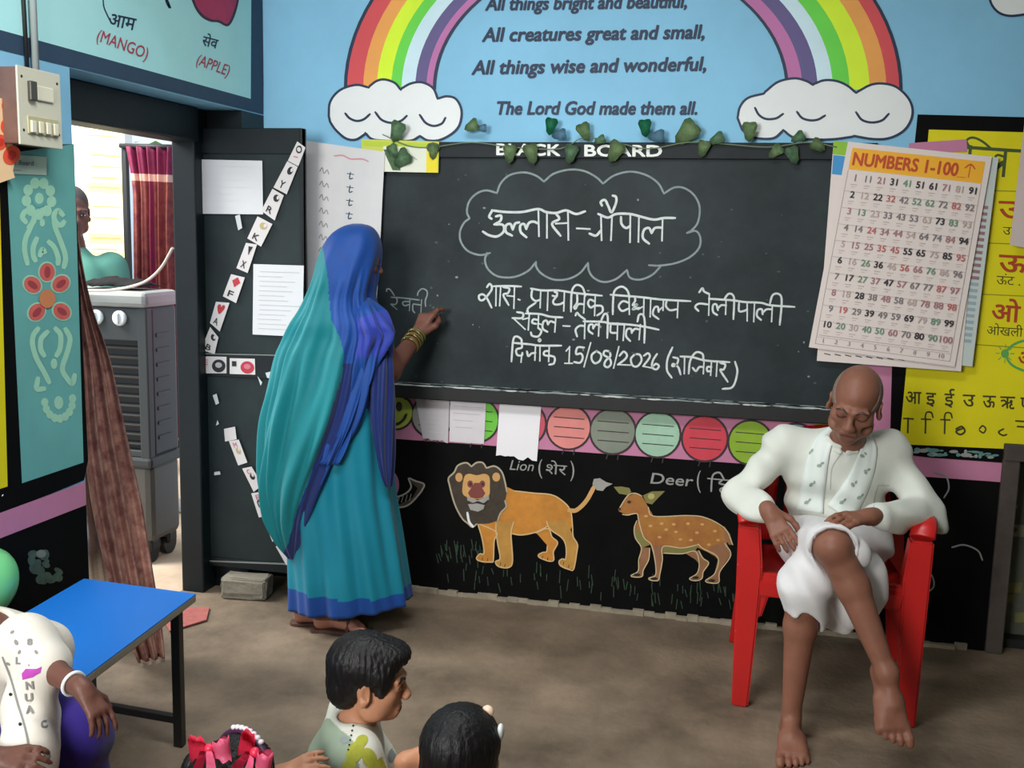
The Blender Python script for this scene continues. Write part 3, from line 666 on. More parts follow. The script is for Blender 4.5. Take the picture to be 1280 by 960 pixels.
P.lines([[(175, 85), (195, 60), (212, 80), (205, 115), (150, 180), (120, 180), (115, 150), (145, 140), (175, 170), (210, 240)], [(225, 78), (330, 76), (435, 80)], [(245, 85), (243, 225)], [(280, 85), (272, 225)], [(300, 85), (345, 95), (335, 130), (300, 145), (340, 220)], [(330, 150), (378, 155)], [(385, 85), (380, 245)], [(414, 178), (424, 182)],
 [(510, 95), (600, 110), (720, 110), (850, 130), (1050, 150)], [(520, 100), (515, 160), (545, 190), (580, 180)], [(585, 110), (580, 240)], [(545, 205), (490, 245), (485, 280)], [(640, 120), (635, 260)], [(690, 120), (710, 130), (700, 155), (675, 150)], [(710, 150), (680, 190), (690, 215), (730, 215), (760, 200)], [(765, 125), (760, 265)], [(815, 270), (820, 130), (840, 80), (870, 68), (905, 90), (925, 150)], [(862, 130), (862, 200), (840, 235), (850, 250), (872, 215), (915, 215)], [(920, 130), (912, 280)], [(1000, 150), (995, 300)], [(998, 195), (960, 180), (945, 210), (965, 240), (995, 225)], [(1000, 225), (1050, 230), (1055, 270), (1015, 300)],
 [(470, 285), (580, 290), (660, 310), (750, 315)], [(405, 275), (450, 285), (440, 320), (370, 320)], [(380, 325), (465, 405)], [(450, 330), (490, 320)], [(498, 290), (490, 410)], [(480, 268), (488, 271)], [(568, 300), (565, 395)], [(565, 335), (530, 330), (520, 355), (550, 365)], [(565, 360), (590, 370)], [(565, 395), (590, 420), (565, 460), (520, 455), (510, 430)], [(635, 425), (600, 400), (605, 350), (630, 340), (640, 370)], [(640, 365), (660, 345), (690, 355)], [(700, 315), (692, 425)], [(757, 380), (805, 382)],
 [(862, 460), (850, 410), (880, 380), (915, 380)], [(922, 330), (918, 475)], [(850, 300), (862, 280), (880, 300), (920, 330)], [(910, 345), (1060, 350), (1130, 365), (1280, 370)], [(980, 440), (950, 415), (955, 375), (980, 370), (985, 400)], [(985, 395), (1005, 370), (1030, 375)], [(1030, 345), (1025, 455)], [(1045, 340), (1070, 290), (1095, 310), (1092, 470)],
 [(362, 650), (375, 490), (400, 460), (435, 480), (440, 510)], [(385, 510), (500, 520), (580, 530), (740, 530)], [(440, 515), (440, 545), (400, 560), (405, 600), (440, 605), (445, 585)], [(440, 605), (435, 655)], [(480, 575), (490, 610), (515, 590), (545, 585)], [(545, 530), (540, 640)], [(580, 530), (578, 645)], [(568, 488), (576, 480), (584, 490), (576, 498), (567, 490)], [(650, 535), (645, 650)], [(648, 570), (615, 575), (610, 600), (645, 610)], [(650, 605), (690, 620), (685, 665), (650, 675)],
 [(780, 570), (805, 540)], [(805, 540), (800, 665)], [(770, 665), (825, 665)], [(915, 545), (865, 545), (855, 595), (890, 590), (905, 620), (885, 660), (840, 655)], [(965, 510), (915, 690)], [(1010, 570), (975, 600), (975, 640), (1000, 665), (1035, 645), (1045, 600), (1010, 570)], [(1110, 575), (1075, 570), (1065, 600), (1110, 630), (1120, 670), (1095, 695), (1070, 680), (1080, 645), (1115, 610), (1110, 575)], [(1180, 540), (1140, 700)]], W2, m_chalk, 1, t)
P.lines([[(128, 235), (130, 150), (140, 90), (180, 65), (215, 85), (232, 130)], [(115, 115), (300, 130), (430, 145), (605, 155)], [(228, 130), (230, 235)], [(228, 165), (190, 155), (165, 185), (185, 215), (225, 200)], [(265, 135), (265, 155), (250, 180), (280, 175), (250, 205), (290, 195)], [(285, 205), (310, 190)], [(320, 135), (318, 230)], [(362, 140), (358, 250)], [(410, 265), (375, 235), (385, 195), (405, 190), (410, 220)], [(410, 215), (430, 195)], [(440, 145), (437, 210)], [(460, 150), (455, 185), (480, 210), (520, 205)], [(530, 150), (525, 255)],
 [(720, 140), (800, 145), (870, 150), (940, 160), (1040, 165), (1100, 180), (1245, 190)], [(655, 215), (635, 190), (660, 170), (715, 175)], [(722, 110), (718, 240)], [(660, 100), (680, 75), (690, 95), (720, 110)], [(770, 240), (745, 220), (745, 180), (765, 175), (775, 210)], [(775, 200), (795, 180), (825, 180)], [(825, 150), (822, 235)], [(815, 140), (840, 110), (865, 115), (875, 150), (870, 265)], [(905, 165), (905, 215), (935, 215), (955, 205)], [(955, 160), (955, 275)], [(1000, 170), (995, 280)], [(1040, 270), (1015, 245), (1020, 210), (1045, 205), (1050, 235)], [(1050, 225), (1075, 205), (1105, 205)], [(1110, 180), (1105, 280)], [(1095, 170), (1110, 120), (1140, 108), (1165, 130), (1165, 200), (1155, 300)],
 [(115, 300), (115, 345), (150, 350)], [(158, 290), (155, 390)], [(200, 295), (192, 395)], [(235, 400), (210, 370), (215, 330), (240, 325), (245, 350)], [(245, 345), (265, 325), (295, 330)], [(298, 300), (290, 390)], [(280, 280), (290, 240), (315, 240), (325, 290), (322, 410)], [(105, 290), (240, 300), (340, 315), (410, 330)],
 [(170, 490), (195, 465), (215, 485), (205, 510), (160, 545)], [(160, 545), (235, 548)], [(265, 480), (240, 510), (250, 550), (280, 555), (305, 520), (295, 485), (265, 480)], [(320, 490), (345, 475), (355, 500), (315, 555)], [(315, 555), (365, 565)], [(400, 480), (375, 520), (370, 560), (395, 575), (412, 555), (395, 540), (375, 555)], [(495, 440), (465, 510), (462, 580), (490, 625)],
 [(500, 500), (530, 510), (520, 545), (495, 555), (500, 540), (530, 560), (545, 605)], [(545, 495), (620, 500), (700, 520), (845, 530)], [(570, 500), (568, 600)], [(595, 600), (605, 520), (640, 470), (680, 480), (685, 520)], [(620, 565), (640, 585), (660, 560), (685, 560)], [(690, 515), (685, 600)], [(735, 530), (730, 610)], [(735, 560), (710, 560), (710, 585), (732, 585)], [(770, 530), (765, 615)], [(790, 535), (820, 545), (810, 575), (790, 580), (835, 650)]], W2, m_chalk, 1, T(740, 345, 4.923))
P.line([(1205, 115), (1215, 160), (1195, 225), (1150, 235)], W2, m_chalk, 1, T(580, 420, 3.556))
P.build('chalk_lines', bb)
P = Paint(BB)
P.lines([[(170, 180), (175, 145), (215, 145), (250, 180), (295, 250)], [(245, 275), (400, 285), (540, 300), (690, 320)], [(330, 290), (340, 340), (310, 390), (240, 385)], [(240, 390), (335, 470)], [(545, 310), (535, 490)], [(530, 345), (450, 345), (425, 375), (460, 410), (525, 395)], [(620, 525), (590, 480), (595, 390), (640, 390), (715, 400)], [(730, 320), (720, 520)], [(665, 245), (680, 190), (740, 140), (810, 170), (820, 240), (790, 330), (795, 420)]], 1.7, m_chalkf, 1, T(470, 350, 12.8))
P.build('chalk_name', bb)
P = Paint(BB); rr = random.Random(11); m_smear = mat('chalk smear', (74, 86, 86), .95, .1, 40)
for k in range(60): P.ell((500+rr.random()*520, 215+rr.random()*265), .7+rr.random()*1.4, .6+rr.random(), m_smear if k % 4 else m_chalkf, .2+.005*k, n=8)
P.build('chalk_specks', bb)['kind'] = 'stuff'
# ------------------------------------------------------------------ outside the doorway
m_ground = mat('sandy ground', (178, 156, 132), .9, rgb2=(206, 184, 160), vscale=5, spec=.1)
struct(box_obj('ground', (-7, 2.0, -.12), (-2.26, 9, 0), m_ground))
struct(box_obj('trim_1', (-3.05, 4.72, 0), (-2.3, 4.95, .012), mat('grey cement step', (150, 146, 138), .9, .1, 8)))
struct(box_obj('wall_outside', (-5.2, 5.6, 0), (onY(157, 300, 5.6).x, 5.7, 2.9), mat('outside white plaster', (232, 230, 224), .8, .04, 3)))
pl = box_obj('pillar', (onY(156, 300, 5.3).x, 5.3, 0), (onY(167, 300, 5.3).x+.05, 5.42, onY(160, 180, 5.3).z), mat('blue grey pillar paint', (128, 144, 162), .7)); struct(pl)
S = Sheet([onY(102, 146, 5.594), onY(155.5, 150, 5.594), onY(159, 352, 5.594), onY(106, 352, 5.594)], 0, 1, W=54, H=205)
def dr(P):
    P.poly([(4, 4), (50, 4), (50, 13), (4, 13)], mat('banner red', (226, 70, 52), .7), 1)
    for y, c in ((22, 0), (46, 1), (60, 0), (74, 1), (86, 2), (110, 0), (124, 0), (150, 3), (164, 0), (174, 3), (186, 0)):
        if c >= 2: P.poly([(6, y-6), (50, y-6), (50, y+6), (6, y+6)], mat('banner yellow', (246, 230, 140), .7), 1)
        P.line([(8+(y % 7), y), (24, y-.4), (47-(y % 5), y)], 2 if c else 1.4, mat('banner print', (176, 150, 96), .7), 2)
tag(S.build('printed_banner', mat('banner cream', (250, 232, 176), .6), dr), 'cream printed banner with red top bar outside the doorway', 'banner')
# evaporative cooler on castors
ck = thing('air_cooler', 'grey evaporative air cooler with two white knobs outside the doorway', 'air cooler', (-2.76, 4.12, 0))
m_cl1 = mat('cooler light grey', (150, 152, 148), .5); m_cl2 = mat('cooler dark grey', (54, 58, 58), .5); m_cl3 = mat('cooler tank grey', (84, 80, 74), .5, .08, 6); m_bk = mat('black plastic', (14, 15, 16), .45)
cx0, cx1, cy0, cy1 = -2.985, -2.545, 3.93, 4.17
bm = bmesh.new(); box(bm, (cx0, cy0, .10), (cx1, cy1, .46), .03); bm_obj('water_tank', bm, m_cl3, ck)
bm = bmesh.new(); box(bm, (cx0-.01, cy0-.01, .44), (cx1+.01, cy1+.01, .49), .015)
box(bm, (cx0, cy0+.03, .48), (cx1, cy1, 1.15), .02)
for (a, b_), e in zip((((cx0-.002, .483), (cx0+.045, 1.147)), ((cx1-.045, .483), (cx1+.002, 1.147)), ((cx0+.003, 1.0), (cx1-.003, 1.144)), ((cx0+.003, .488), (cx1-.003, .52))), (.004, .004, .001, .001)): box(bm, (a[0], cy0-e, a[1]), (b_[0], cy0+.04, b_[1]), .006)
for k in range(8): box(bm, (cx1-.002, cy0+.07, .56+k*.065), (cx1+.004, cy1-.07, .575+k*.065))
bm_obj('cabinet', bm, m_cl2, ck)
bm = bmesh.new(); box(bm, (cx0-.012, cy0-.02, 1.145), (cx1+.012, cy1, 1.215), .02); bm_obj('lid', bm, m_cl1, ck)
bm = bmesh.new(); box(bm, (cx0+.045, cy0+.025, .52), (cx1-.045, cy0+.032, 1.0)); bm_obj('grille_backing', bm, m_bk, ck)
for k in range(11):
    z = .545+k*.042; box_obj('louver', (cx0+.045, cy0+.002, z), (cx1-.045, cy0+.024, z+.007), mat('louver grey', (26, 27, 27), .5), ck, rot=Matrix.Rotation(.5, 3, 'X'))
for kx in (onY(122, 397, cy0).x, onY(151, 397, cy0).x):
    z = onY(140, 397, cy0).z
    bm = bmesh.new(); lathe(bm, [(.033, 0), (.033, .012), (.026, .018)], 20, 0, Matrix.Translation((kx, cy0-.002, z)) @ Matrix.Rotation(math.pi/2, 4, 'X')); box(bm, (kx-.006, cy0-.032, z-.022), (kx+.006, cy0-.018, z+.022), .003)
    bm_obj('knob', bm, m_white, ck)
for x in (cx0+.05, cx1-.05):
    for y in (cy0+.05, cy1-.05):
        bm = bmesh.new(); lathe(bm, [(.05, -.02), (.05, .02)], 16, 0, Matrix.Translation((x, y, .05)) @ Matrix.Rotation(math.pi/2, 4, 'Y')); box(bm, (x-.035, y-.035, .055), (x+.035, y+.035, .11), .01); bm_obj('castor', bm, m_bk, ck)
# dark cloth on the cooler and the white cable running to the door
bm = bmesh.new(); rr = random.Random(6); g = []
for i in range(15):
    for j in range(6):
        x = cx0+.08+(cx1-cx0-.13)*i/14; y = cy0+.02+.19*j/5
        h = 1.217+.045*math.sin(math.pi*j/5)*(.5+.5*math.sin(i*1.3+j)**2)*(math.sin(math.pi*i/14)**.5)+.012*rr.random()
        g.append(bm.verts.new((x, y, h+.008)))
for i in range(14):
    for j in range(5): bm.faces.new((g[i*6+j], g[(i+1)*6+j], g[(i+1)*6+j+1], g[i*6+j+1])).smooth = True
r = bmesh.ops.solidify(bm, geom=bm.faces[:], thickness=.008)
tag(bm_obj('cloth', bm, mat('charcoal cloth', (48, 44, 44), .9, .2, 30)), 'crumpled charcoal cloth on top of the air cooler', 'cloth')
cab = [(cx0+.1, cy0-.03, 1.2), (cx0+.2, cy0-.05, 1.215), (cx1-.12, cy0-.07, 1.222)]+[tuple(onY(u, v, Y)) for u, v, Y in ((165, 358, 3.84), (185, 350, 3.8), (202, 334, 3.76), (216, 310, 3.72))]
tag(tube_obj('cable', [Vector(p) for p in catmull(cab, 6)], .006, mat('white cable', (222, 206, 196), .5)), 'white electric cable sagging from the cooler to the door post', 'cable')
# curtains: pleated cloth from a list of rows (left, right edges), pleats as a wave across
def drape(name, rows, pleats, amp, m, parent=None, nrm=(0, -1, 0), nx=60, seed=0, matfn=None, mats=None, th=.004):
    rr = random.Random(seed); ph = [rr.random()*6 for _ in range(4)]
    R = catmull([tuple(a)+tuple(b) for a, b in rows], 6); V = []; F = []; I = []; ny = len(R)
    n = Vector(nrm)
    for j, r in enumerate(R):
        a, b = Vector(r[:3]), Vector(r[3:]); t = j/(ny-1)
        for i in range(nx+1):
            s = i/nx; w_ = math.sin(2*math.pi*pleats*s+ph[0]+.5*math.sin(3*t+ph[1]))+.45*math.sin(2*math.pi*pleats*1.9*s+ph[2]+t*2)
            V.append(a.lerp(b, s)+n*amp*w_)
    q = len(V); V += [v-n*th for v in V]
    for j in range(ny-1):
        for i in range(nx):
            k = j*(nx+1)+i; f = (k, k+1, k+nx+2, k+nx+1)
            F.append(f); F.append(tuple(x+q for x in f[::-1])); mi = matfn(i/nx, j/(ny-1)) if matfn else 0; I += [mi, mi]
    for i in range(nx):
        F.append((i, i+q, i+1+q, i+1)); k = (ny-1)*(nx+1)+i; F.append((k, k+1, k+1+q, k+q)); I += [0, 0]
    for j in range(ny-1):
        k = j*(nx+1); F.append((k, k+nx+1, k+nx+1+q, k+q)); k += nx; F.append((k, k+q, k+nx+1+q, k+nx+1)); I += [0, 0]
    return mesh_obj(name, V, F, mats or [m], parent, I, True)
m_mar = mat('maroon curtain', (124, 26, 62), .8, .2, 30); m_rust = mat('rust patterned curtain', (150, 78, 60), .8, rgb2=(110, 40, 52), vscale=30); m_frng = mat('cream fringe', (214, 170, 150), .8)
Yc = 4.62
cu = thing('curtain', 'maroon and rust curtain hanging outside beside the door post', 'curtain', tuple(onY(188, 545, Yc)))
drape('cloth', [(onY(157, 183, Yc), onY(222, 184, Yc)), (onY(166, 235, Yc), onY(220, 238, Yc)), (onY(168, 300, Yc), onY(220, 305, Yc)), (onY(170, 400, Yc), onY(224, 400, Yc)), (onY(178, 470, Yc), onY(226, 470, Yc)), (onY(182, 546, Yc), onY(228, 548, Yc))], 5, .022, m_mar, cu, seed=2,
      matfn=lambda s, t: 0 if t < .13 else (2 if t < .165 else (0 if (.42 < s % .5 < .5 or t > .75) else 1)), mats=[m_mar, m_rust, m_frng])
tube_obj('curtain_rod', [onY(150, 182, Yc), onY(228, 184, Yc)], .012, m_blk, cu)
bx = onY(228, 556, Yc); box_obj('bottom_bar', (onY(188, 556, Yc).x, Yc-.03, bx.z-.03), (bx.x, Yc+.03, bx.z+.025), m_blk, cu, .005)
for x in (onY(152, 182, Yc).x, onY(227, 182, Yc).x): box_obj('rod_post', (x-.012, Yc+.012, 0), (x+.012, Yc+.04, onY(190, 183, Yc).z), m_blk, cu)
# shrub behind it
bm = bmesh.new(); rr = random.Random(12); c0 = onY(203, 215, 7.2)
for k in range(170):
    p = c0+Vector((rr.gauss(0, .22), rr.gauss(0, .2), rr.gauss(-.15, .3))); q = Matrix.Rotation(rr.random()*6, 3, 'Z') @ Matrix.Rotation(rr.random()*3, 3, 'X')
    vs = [bm.verts.new(p+q @ Vector(a)) for a in ((-.05, 0, 0), (0, -.028, .01), (.06, 0, 0), (0, .028, .01))]; bm.faces.new(vs)
sh = thing('leafy_shrub', 'green leafy shrub behind the maroon curtain outside', 'shrub', (c0.x, 7.2, 0))
bm_obj('foliage', bm, mat('leaf green outside', (120, 160, 86), .7, .3, 8), sh)
tube_obj('stem', [(c0.x, 7.2, 0), (c0.x+.05, 7.2, .8), (c0.x, 7.2, c0.z)], [.03, .022, .012], mat('bark', (96, 78, 60), .9), sh)
# brown door curtain, dropped from the near jamb onto the floor behind the bench
m_brn = mat('brown patterned curtain', (176, 132, 116), .85, rgb2=(112, 62, 60), vscale=22)
dc = thing('curtain', 'brown patterned door curtain trailing down to the floor behind the blue bench', 'curtain', (-2.0, 3.0, 0))
rows = [((-2.2, 2.80, 1.88), (-2.12, 2.86, 1.88)), (onX(84, 300, -2.2), onX(98, 300, -2.15)), (onX(94, 380, -2.18), onX(114, 380, -2.14)), (onX(100, 450, -2.17), onX(138, 450, -2.12)), (onX(103, 540, -2.16), onX(158, 540, -2.1)), (onX(112, 620, -2.13), onX(176, 620, -2.07)), (onX(124, 680, -2.1), onX(186, 680, -2.03)), (onX(136, 730, -2.06), onX(194, 730, -2.0)), (onX(152, 780, -2.02), onX(202, 780, -1.97)), (onZ(172, 828, .012), onZ(206, 822, .012))]
drape('cloth', rows, 3.2, .014, m_brn, dc, nrm=(.75, -.66, 0), seed=4)
tube_obj('curtain_rod', [(-2.18, YJ+.07, 1.89), (-2.18, YK-.1, 1.89)], .01, m_blk, dc)
# pale strip of the second curtain lining behind it
drape('lining', [(onX(92, 560, -2.2), onX(112, 560, -2.19)), (onX(104, 640, -2.2), onX(126, 640, -2.18)), (onX(108, 700, -2.19), onX(134, 700, -2.17)), (onZ(112, 742, .01), onZ(140, 742, .01))], 2, .006, mat('grey striped lining', (140, 134, 128), .85, .12, 40), dc, nrm=(.75, -.66, 0), nx=20)
# ------------------------------------------------------------------ open door leaf
LA, LB = onY(240, 400, 3.74), onY(379, 400, 3.74); LA.z = LB.z = 0
ln = Vector((0, 0, 1)).cross(LB-LA).normalized(); ln = ln if ln.y < 0 else -ln
lx = (LB-LA).normalized(); lw = (LB-LA).length
LF = lambda u, v, l=0: onP(u, v, LA, ln)+ln*l
ztop = LF(300, 160).z; zbot = LF(300, 711).z; zmid0, zmid1 = LF(300, 472).z, LF(300, 443).z
LM = Matrix((( lx.x, -ln.x, 0, LA.x), (lx.y, -ln.y, 0, LA.y), (0, 0, 1, 0), (0, 0, 0, 1)))
dl = thing('door_leaf', 'dark green door leaf standing open against the wall, covered in papers', 'door', (LA.x, LA.y, zbot))
m_leaf = mat('door leaf paint', (18, 30, 33), .55, rgb2=(29, 43, 44), vscale=7, spec=.35, detail=8)
def lbox(nm, x0, z0, x1, z1, d0, d1, m, bev=.003):
    bm = bmesh.new(); box(bm, (x0, d0, z0), (x1, d1, z1), bev); bmesh.ops.transform(bm, matrix=LM, verts=bm.verts); return bm_obj(nm, bm, m, dl)
lbox('panel', .0, zbot, lw, ztop, .008, .04, m_leaf)
lbox('top_rail', 0, LF(300, 192).z, lw, ztop, 0, .03, m_dpost); lbox('middle_rail', 0, zmid0, lw, zmid1, 0, .03, m_dpost); lbox('bottom_rail', 0, zbot, lw, LF(300, 700).z, 0, .03, m_dpost)
lbox('stile', 0, zbot, .03, ztop, -.002, .03, m_dpost); lbox('stile', lw-.012, zbot, lw, ztop, -.001, .03, m_dpost)
P = Paint(LF); P.line([(258, 701), (362, 705)], 3, mat('scuffed pale edge', (120, 126, 122), .8), 2); P.line([(250, 442), (344, 444)], 1.8, MATS['scuffed pale edge'], 2)
for pts in ([(242, 275), (250, 270), (252, 283), (244, 290)], [(294, 270), (300, 268), (303, 285), (298, 288)], [(266, 494), (271, 492), (274, 504), (270, 506)], [(272, 525), (274, 530), (270, 532)], [(322, 470), (328, 478), (326, 482)], [(332, 466), (340, 464), (340, 474), (334, 472)], [(268, 590), (275, 589), (276, 593), (268, 594)]): P.poly(pts, mat('paper scrap', (196, 200, 202), .9), 2)
for k in range(3): lbox('hinge', -.012, zbot+.25+k*.6, .012, zbot+.33+k*.6, -.006, .01, mat('dull steel', (70, 74, 74), .4, metal=.6), .002)
P.build('scuffs', dl)['kind'] = 'stuff'
def card(name, quad, pl, m, draw=None, label='', cat='', group=None, bend=0, seed=0, edge=None, W=None, H=None, wave=0, lift=.0006, nx=6, ny=8):
    S = Sheet([pl(u, v, lift) for u, v in quad], bend, seed, W=W, H=H, wave=wave); o = S.build(name, m, draw, None, nx, ny, edge); return tag(o, label, cat, group)
def ruled(n, x0, x1, y0, y1, seed, m=None, wd=.7, frac=1):
    def f(P):
        rr = random.Random(seed)
        for k in range(n):
            y = y0+(y1-y0)*k/(n-1); P.line([(x0+rr.random()*3, y), (x0+(x1-x0)*(.55+.45*rr.random())*frac, y)], wd, m or m_paperd, 1)
    return f
card('paper_sheet', [(238, 199), (328, 201), (329, 268), (240, 267)], LF, m_paper, ruled(7, 6, 84, 8, 60, 1, mat('faint print', (206, 206, 210), .9)), 'blank-looking white landscape sheet taped to the door leaf', 'paper', W=90, H=68)
card('paper_sheet', [(317, 330), (380, 332), (378, 421), (316, 418)], LF, m_paper, ruled(13, 6, 58, 9, 80, 2), 'white portrait typed sheet taped to the door leaf beside her shoulder', 'paper', W=62, H=88)
cr1 = T(230, 150, 2.906); cr2 = T(230, 430, 2.906)
m_red2 = mat('card red', (176, 48, 60), .7); m_crd = mat('letter card', (206, 202, 202), .8, .03, 10); m_sand = mat('card sand', (176, 160, 110), .7)
cards = [
 (cr1, [(412, 78), (442, 100), (416, 168), (378, 148)], None, m_blk, 'letter card with a round black drawing, topmost on the door leaf'),
 (cr1, [(376, 150), (414, 170), (374, 270), (326, 245)], 'Y', m_blk, 'letter card with a Y and a black drawing on the door leaf'),
 (cr1, [(322, 250), (363, 274), (330, 365), (281, 330)], 'R', m_blk, 'letter card with an R and a grey drawing on the door leaf'),
 (cr1, [(268, 350), (322, 378), (281, 460), (231, 430)], 'K', m_sand, 'letter card with a K and a sandy drawing on the door leaf'),
 (cr1, [(226, 446), (266, 452), (232, 556), (191, 538)], 'X', m_blk, 'letter card with an X and a dark cone drawing on the door leaf'),
 (cr1, [(172, 560), (222, 572), (190, 665), (142, 640)], 'F', m_red2, 'letter card with a diamond-shaped red drawing on the door leaf'),
 (cr1, [(117, 660), (166, 664), (131, 768), (95, 737)], 'A', m_red2, 'letter card with an A and a red heart-like drawing on the door leaf'),
 (cr1, [(96, 752), (126, 790), (112, 850), (62, 835)], 'B', m_blk, 'crooked letter card just above the two level cards on the door leaf'),
 (cr1, [(63, 858), (155, 860), (155, 920), (63, 920)], 'E', m_blk, 'level letter card with a dark round drawing, on the middle rail of the door leaf'),
 (cr1, [(167, 865), (258, 867), (260, 925), (167, 922)], 'I', m_red2, 'level letter card with a red round drawing, on the middle rail of the door leaf'),
 (cr2, [(146, 308), (186, 300), (192, 346), (150, 354)], None, m_crd, 'torn blank card, highest of the row sloping down the lower door panel'),
 (cr2, [(164, 352), (200, 347), (231, 430), (198, 441)], 'M', m_sand, 'letter card with a pink M and sandy drawing on the lower door panel'),
 (cr2, [(212, 452), (246, 445), (286, 512), (254, 537)], 'C', m_blk, 'letter card with a C and a black drawing on the lower door panel'),
 (cr2, [(245, 542), (285, 536), (313, 620), (273, 630)], 'E', m_blk, 'letter card with an E and a black square drawing on the lower door panel'),
 (cr2, [(289, 637), (325, 626), (356, 696), (322, 718)], 'O', m_paperd, 'smudged letter card next to her sari on the lower door panel'),
 (cr2, [(334, 735), (356, 722), (388, 802), (372, 802)], None, m_crd, 'folded lowest card of the row on the lower door panel')]
m_pkl = mat('card pink letter', (190, 110, 130), .7)
for i, (tt, qd, ch, pm, lb) in enumerate(cards):
    def dr(P, ch=ch, pm=pm, i=i):
        lev = i in (8, 9)
        if i == 0: P.ell((15, 10), 9, 7, m_blk, 1); P.ell((15, 10), 6, 4, m_crd, 2); P.line([(10, 26), (20, 24)], 3, m_pkl, 1)
        elif lev: P.ell((21, 10), 8, 7, pm, 1); P.ell((21, 9), 4, 3, m_paperd if i == 8 else m_pkl, 2); P.text(ch, (3, 9), (8, 9), 6, m_pkl if i == 8 else m_blk, 1, bold=.02)
        elif ch:
            pts = {4: [(10, 4), (22, 4), (17, 16)], 5: [(16, 2), (25, 9), (16, 18), (7, 9)]}.get(i)
            if pts: P.poly(pts, pm, 1)
            elif i == 13: P.line([(10, 22), (10, 14), (22, 14), (22, 22)], 3, pm, 1)
            elif i == 6: P.poly([(15, 18), (7, 9), (8, 4), (13, 4), (15, 7), (18, 4), (23, 5), (23, 10)], pm, 1, None, True)
            else: P.ell((17, 9+(i > 9)*8), 7, 5.5, pm, 1, n=9); P.ell((20, 7+(i > 9)*8), 3, 3, m_crd, 2, n=8)
            P.text(ch, (8, 34), (19, 34), 10, m_pkl if i > 9 else m_blk, 1, bold=.02) if i < 10 else P.text(ch, (9, 11), (19, 11), 8, m_pkl if i < 14 else m_paperd, 1, bold=.02)
    card('letter_card', [tt(p) for p in qd], LF, m_crd, dr if (ch or i == 0) else None, lb, 'card', 'letter cards on the door leaf', W=30, H=(18 if i in (8, 9) else 38), nx=3, ny=4, lift=.0008+.0004*(i % 2))
# ------------------------------------------------------------------ sheets round the blackboard
BP = lambda u, v, l=0: onY(u, v, D-.034-l)
def dr(P):
    ml = mat('handwriting grey', (150, 150, 154), .8); mt = mat('heading faded red', (206, 150, 160), .8)
    P.line([(36, 14), (46, 12), (56, 15), (70, 13), (78, 15)], 2, mt, 1)
    rr = random.Random(3)
    for k in range(10):
        y = 36+k*17; x = 18-.3*k
        P.line([(x, y), (x+3, y-5), (x+5, y+2), (x+9, y-3), (x+11, y+2)], 1.3, ml, 1)
        if k < 4: x = 52; P.line([(x, y-2), (x+8, y-2)], 1.5, m_navy, 1); P.line([(x+4, y-4), (x+3, y+4), (x+7, y+3)], 1.5, m_navy, 1)
card('paper_chart', [(383, 176), (482, 190), (470, 420), (386, 410)], BP, mat('crinkled paper', (214, 213, 214), .85, .03, 8), dr, 'tall hand-written white paper chart hanging behind her head', 'chart', bend=.01, seed=5, W=98, H=240, wave=.008, ny=16)
def dr(P):
    g1 = mat('picture green', (70, 98, 62), .7, .3, 60); P.poly([(2, 2), (95, 3), (95, 9), (2, 8)], mat('picture lime', (182, 204, 60), .7), 1)
    P.poly([(28, 8), (96, 8), (82, 40), (26, 40)], mat('picture cream', (222, 226, 210), .7), 2); P.poly([(82, 10), (96, 10), (96, 40), (82, 40)], mat('picture yellow', (232, 214, 44), .7), 3)
    P.poly([(28, 12), (40, 12), (48, 26), (50, 38), (40, 38), (34, 26)], g1, 3); P.line([(54, 22), (64, 20), (70, 24)], 1.2, m_paperd, 3); P.ell((90, 8), 9, 7, g1, 4, n=8)
card('picture_card', [(452, 174), (549, 177), (548, 216), (452, 214)], BP, mat('picture lime base', (200, 206, 90), .7), dr, 'lime and yellow picture card at top left of the blackboard', 'picture', W=97, H=40)
# small sheets on the caterpillar band
PW = lambda u, v, l=0: onY(u, v, D-.006-l)
te = lambda am, sd: (lambda i, j, x, y, R=random.Random(sd): (x, y-am*R.random() if j == 8 else y))
card('paper_note', [(519, 495), (562, 498), (560, 554), (529, 550)], PW, mat('grey paper', (196, 192, 196), .85, .04, 20), ruled(7, 8, 36, 8, 44, 7, mat('faint print', (206, 206, 210), .9)), 'torn grey paper note nearest the smiling caterpillar head', 'paper', W=43, H=56, edge=te(4, 1), nx=9)
card('paper_note', [(563, 495), (608, 498), (605, 555), (562, 552)], PW, mat('off white paper', (212, 208, 212), .85, .03, 20), ruled(4, 4, 42, 12, 38, 8, m_paperd), 'small ruled white paper note between the grey one and the longer white one', 'paper', W=44, H=57)
card('paper_note', [(625, 499), (677, 503), (671, 578), (620, 571)], PW, mat('bright paper', (238, 236, 240), .85), None, 'longer bright white paper note with ragged foot above the lion', 'paper', W=52, H=75, edge=te(6, 3), nx=9)
card('paper_note', [(1020, 511), (1048, 513), (1047, 535), (1019, 533)], PW, mat('lime scrap', (150, 176, 64), .8), None, 'lime green paper scrap beside the old man head', 'paper', W=28, H=22)
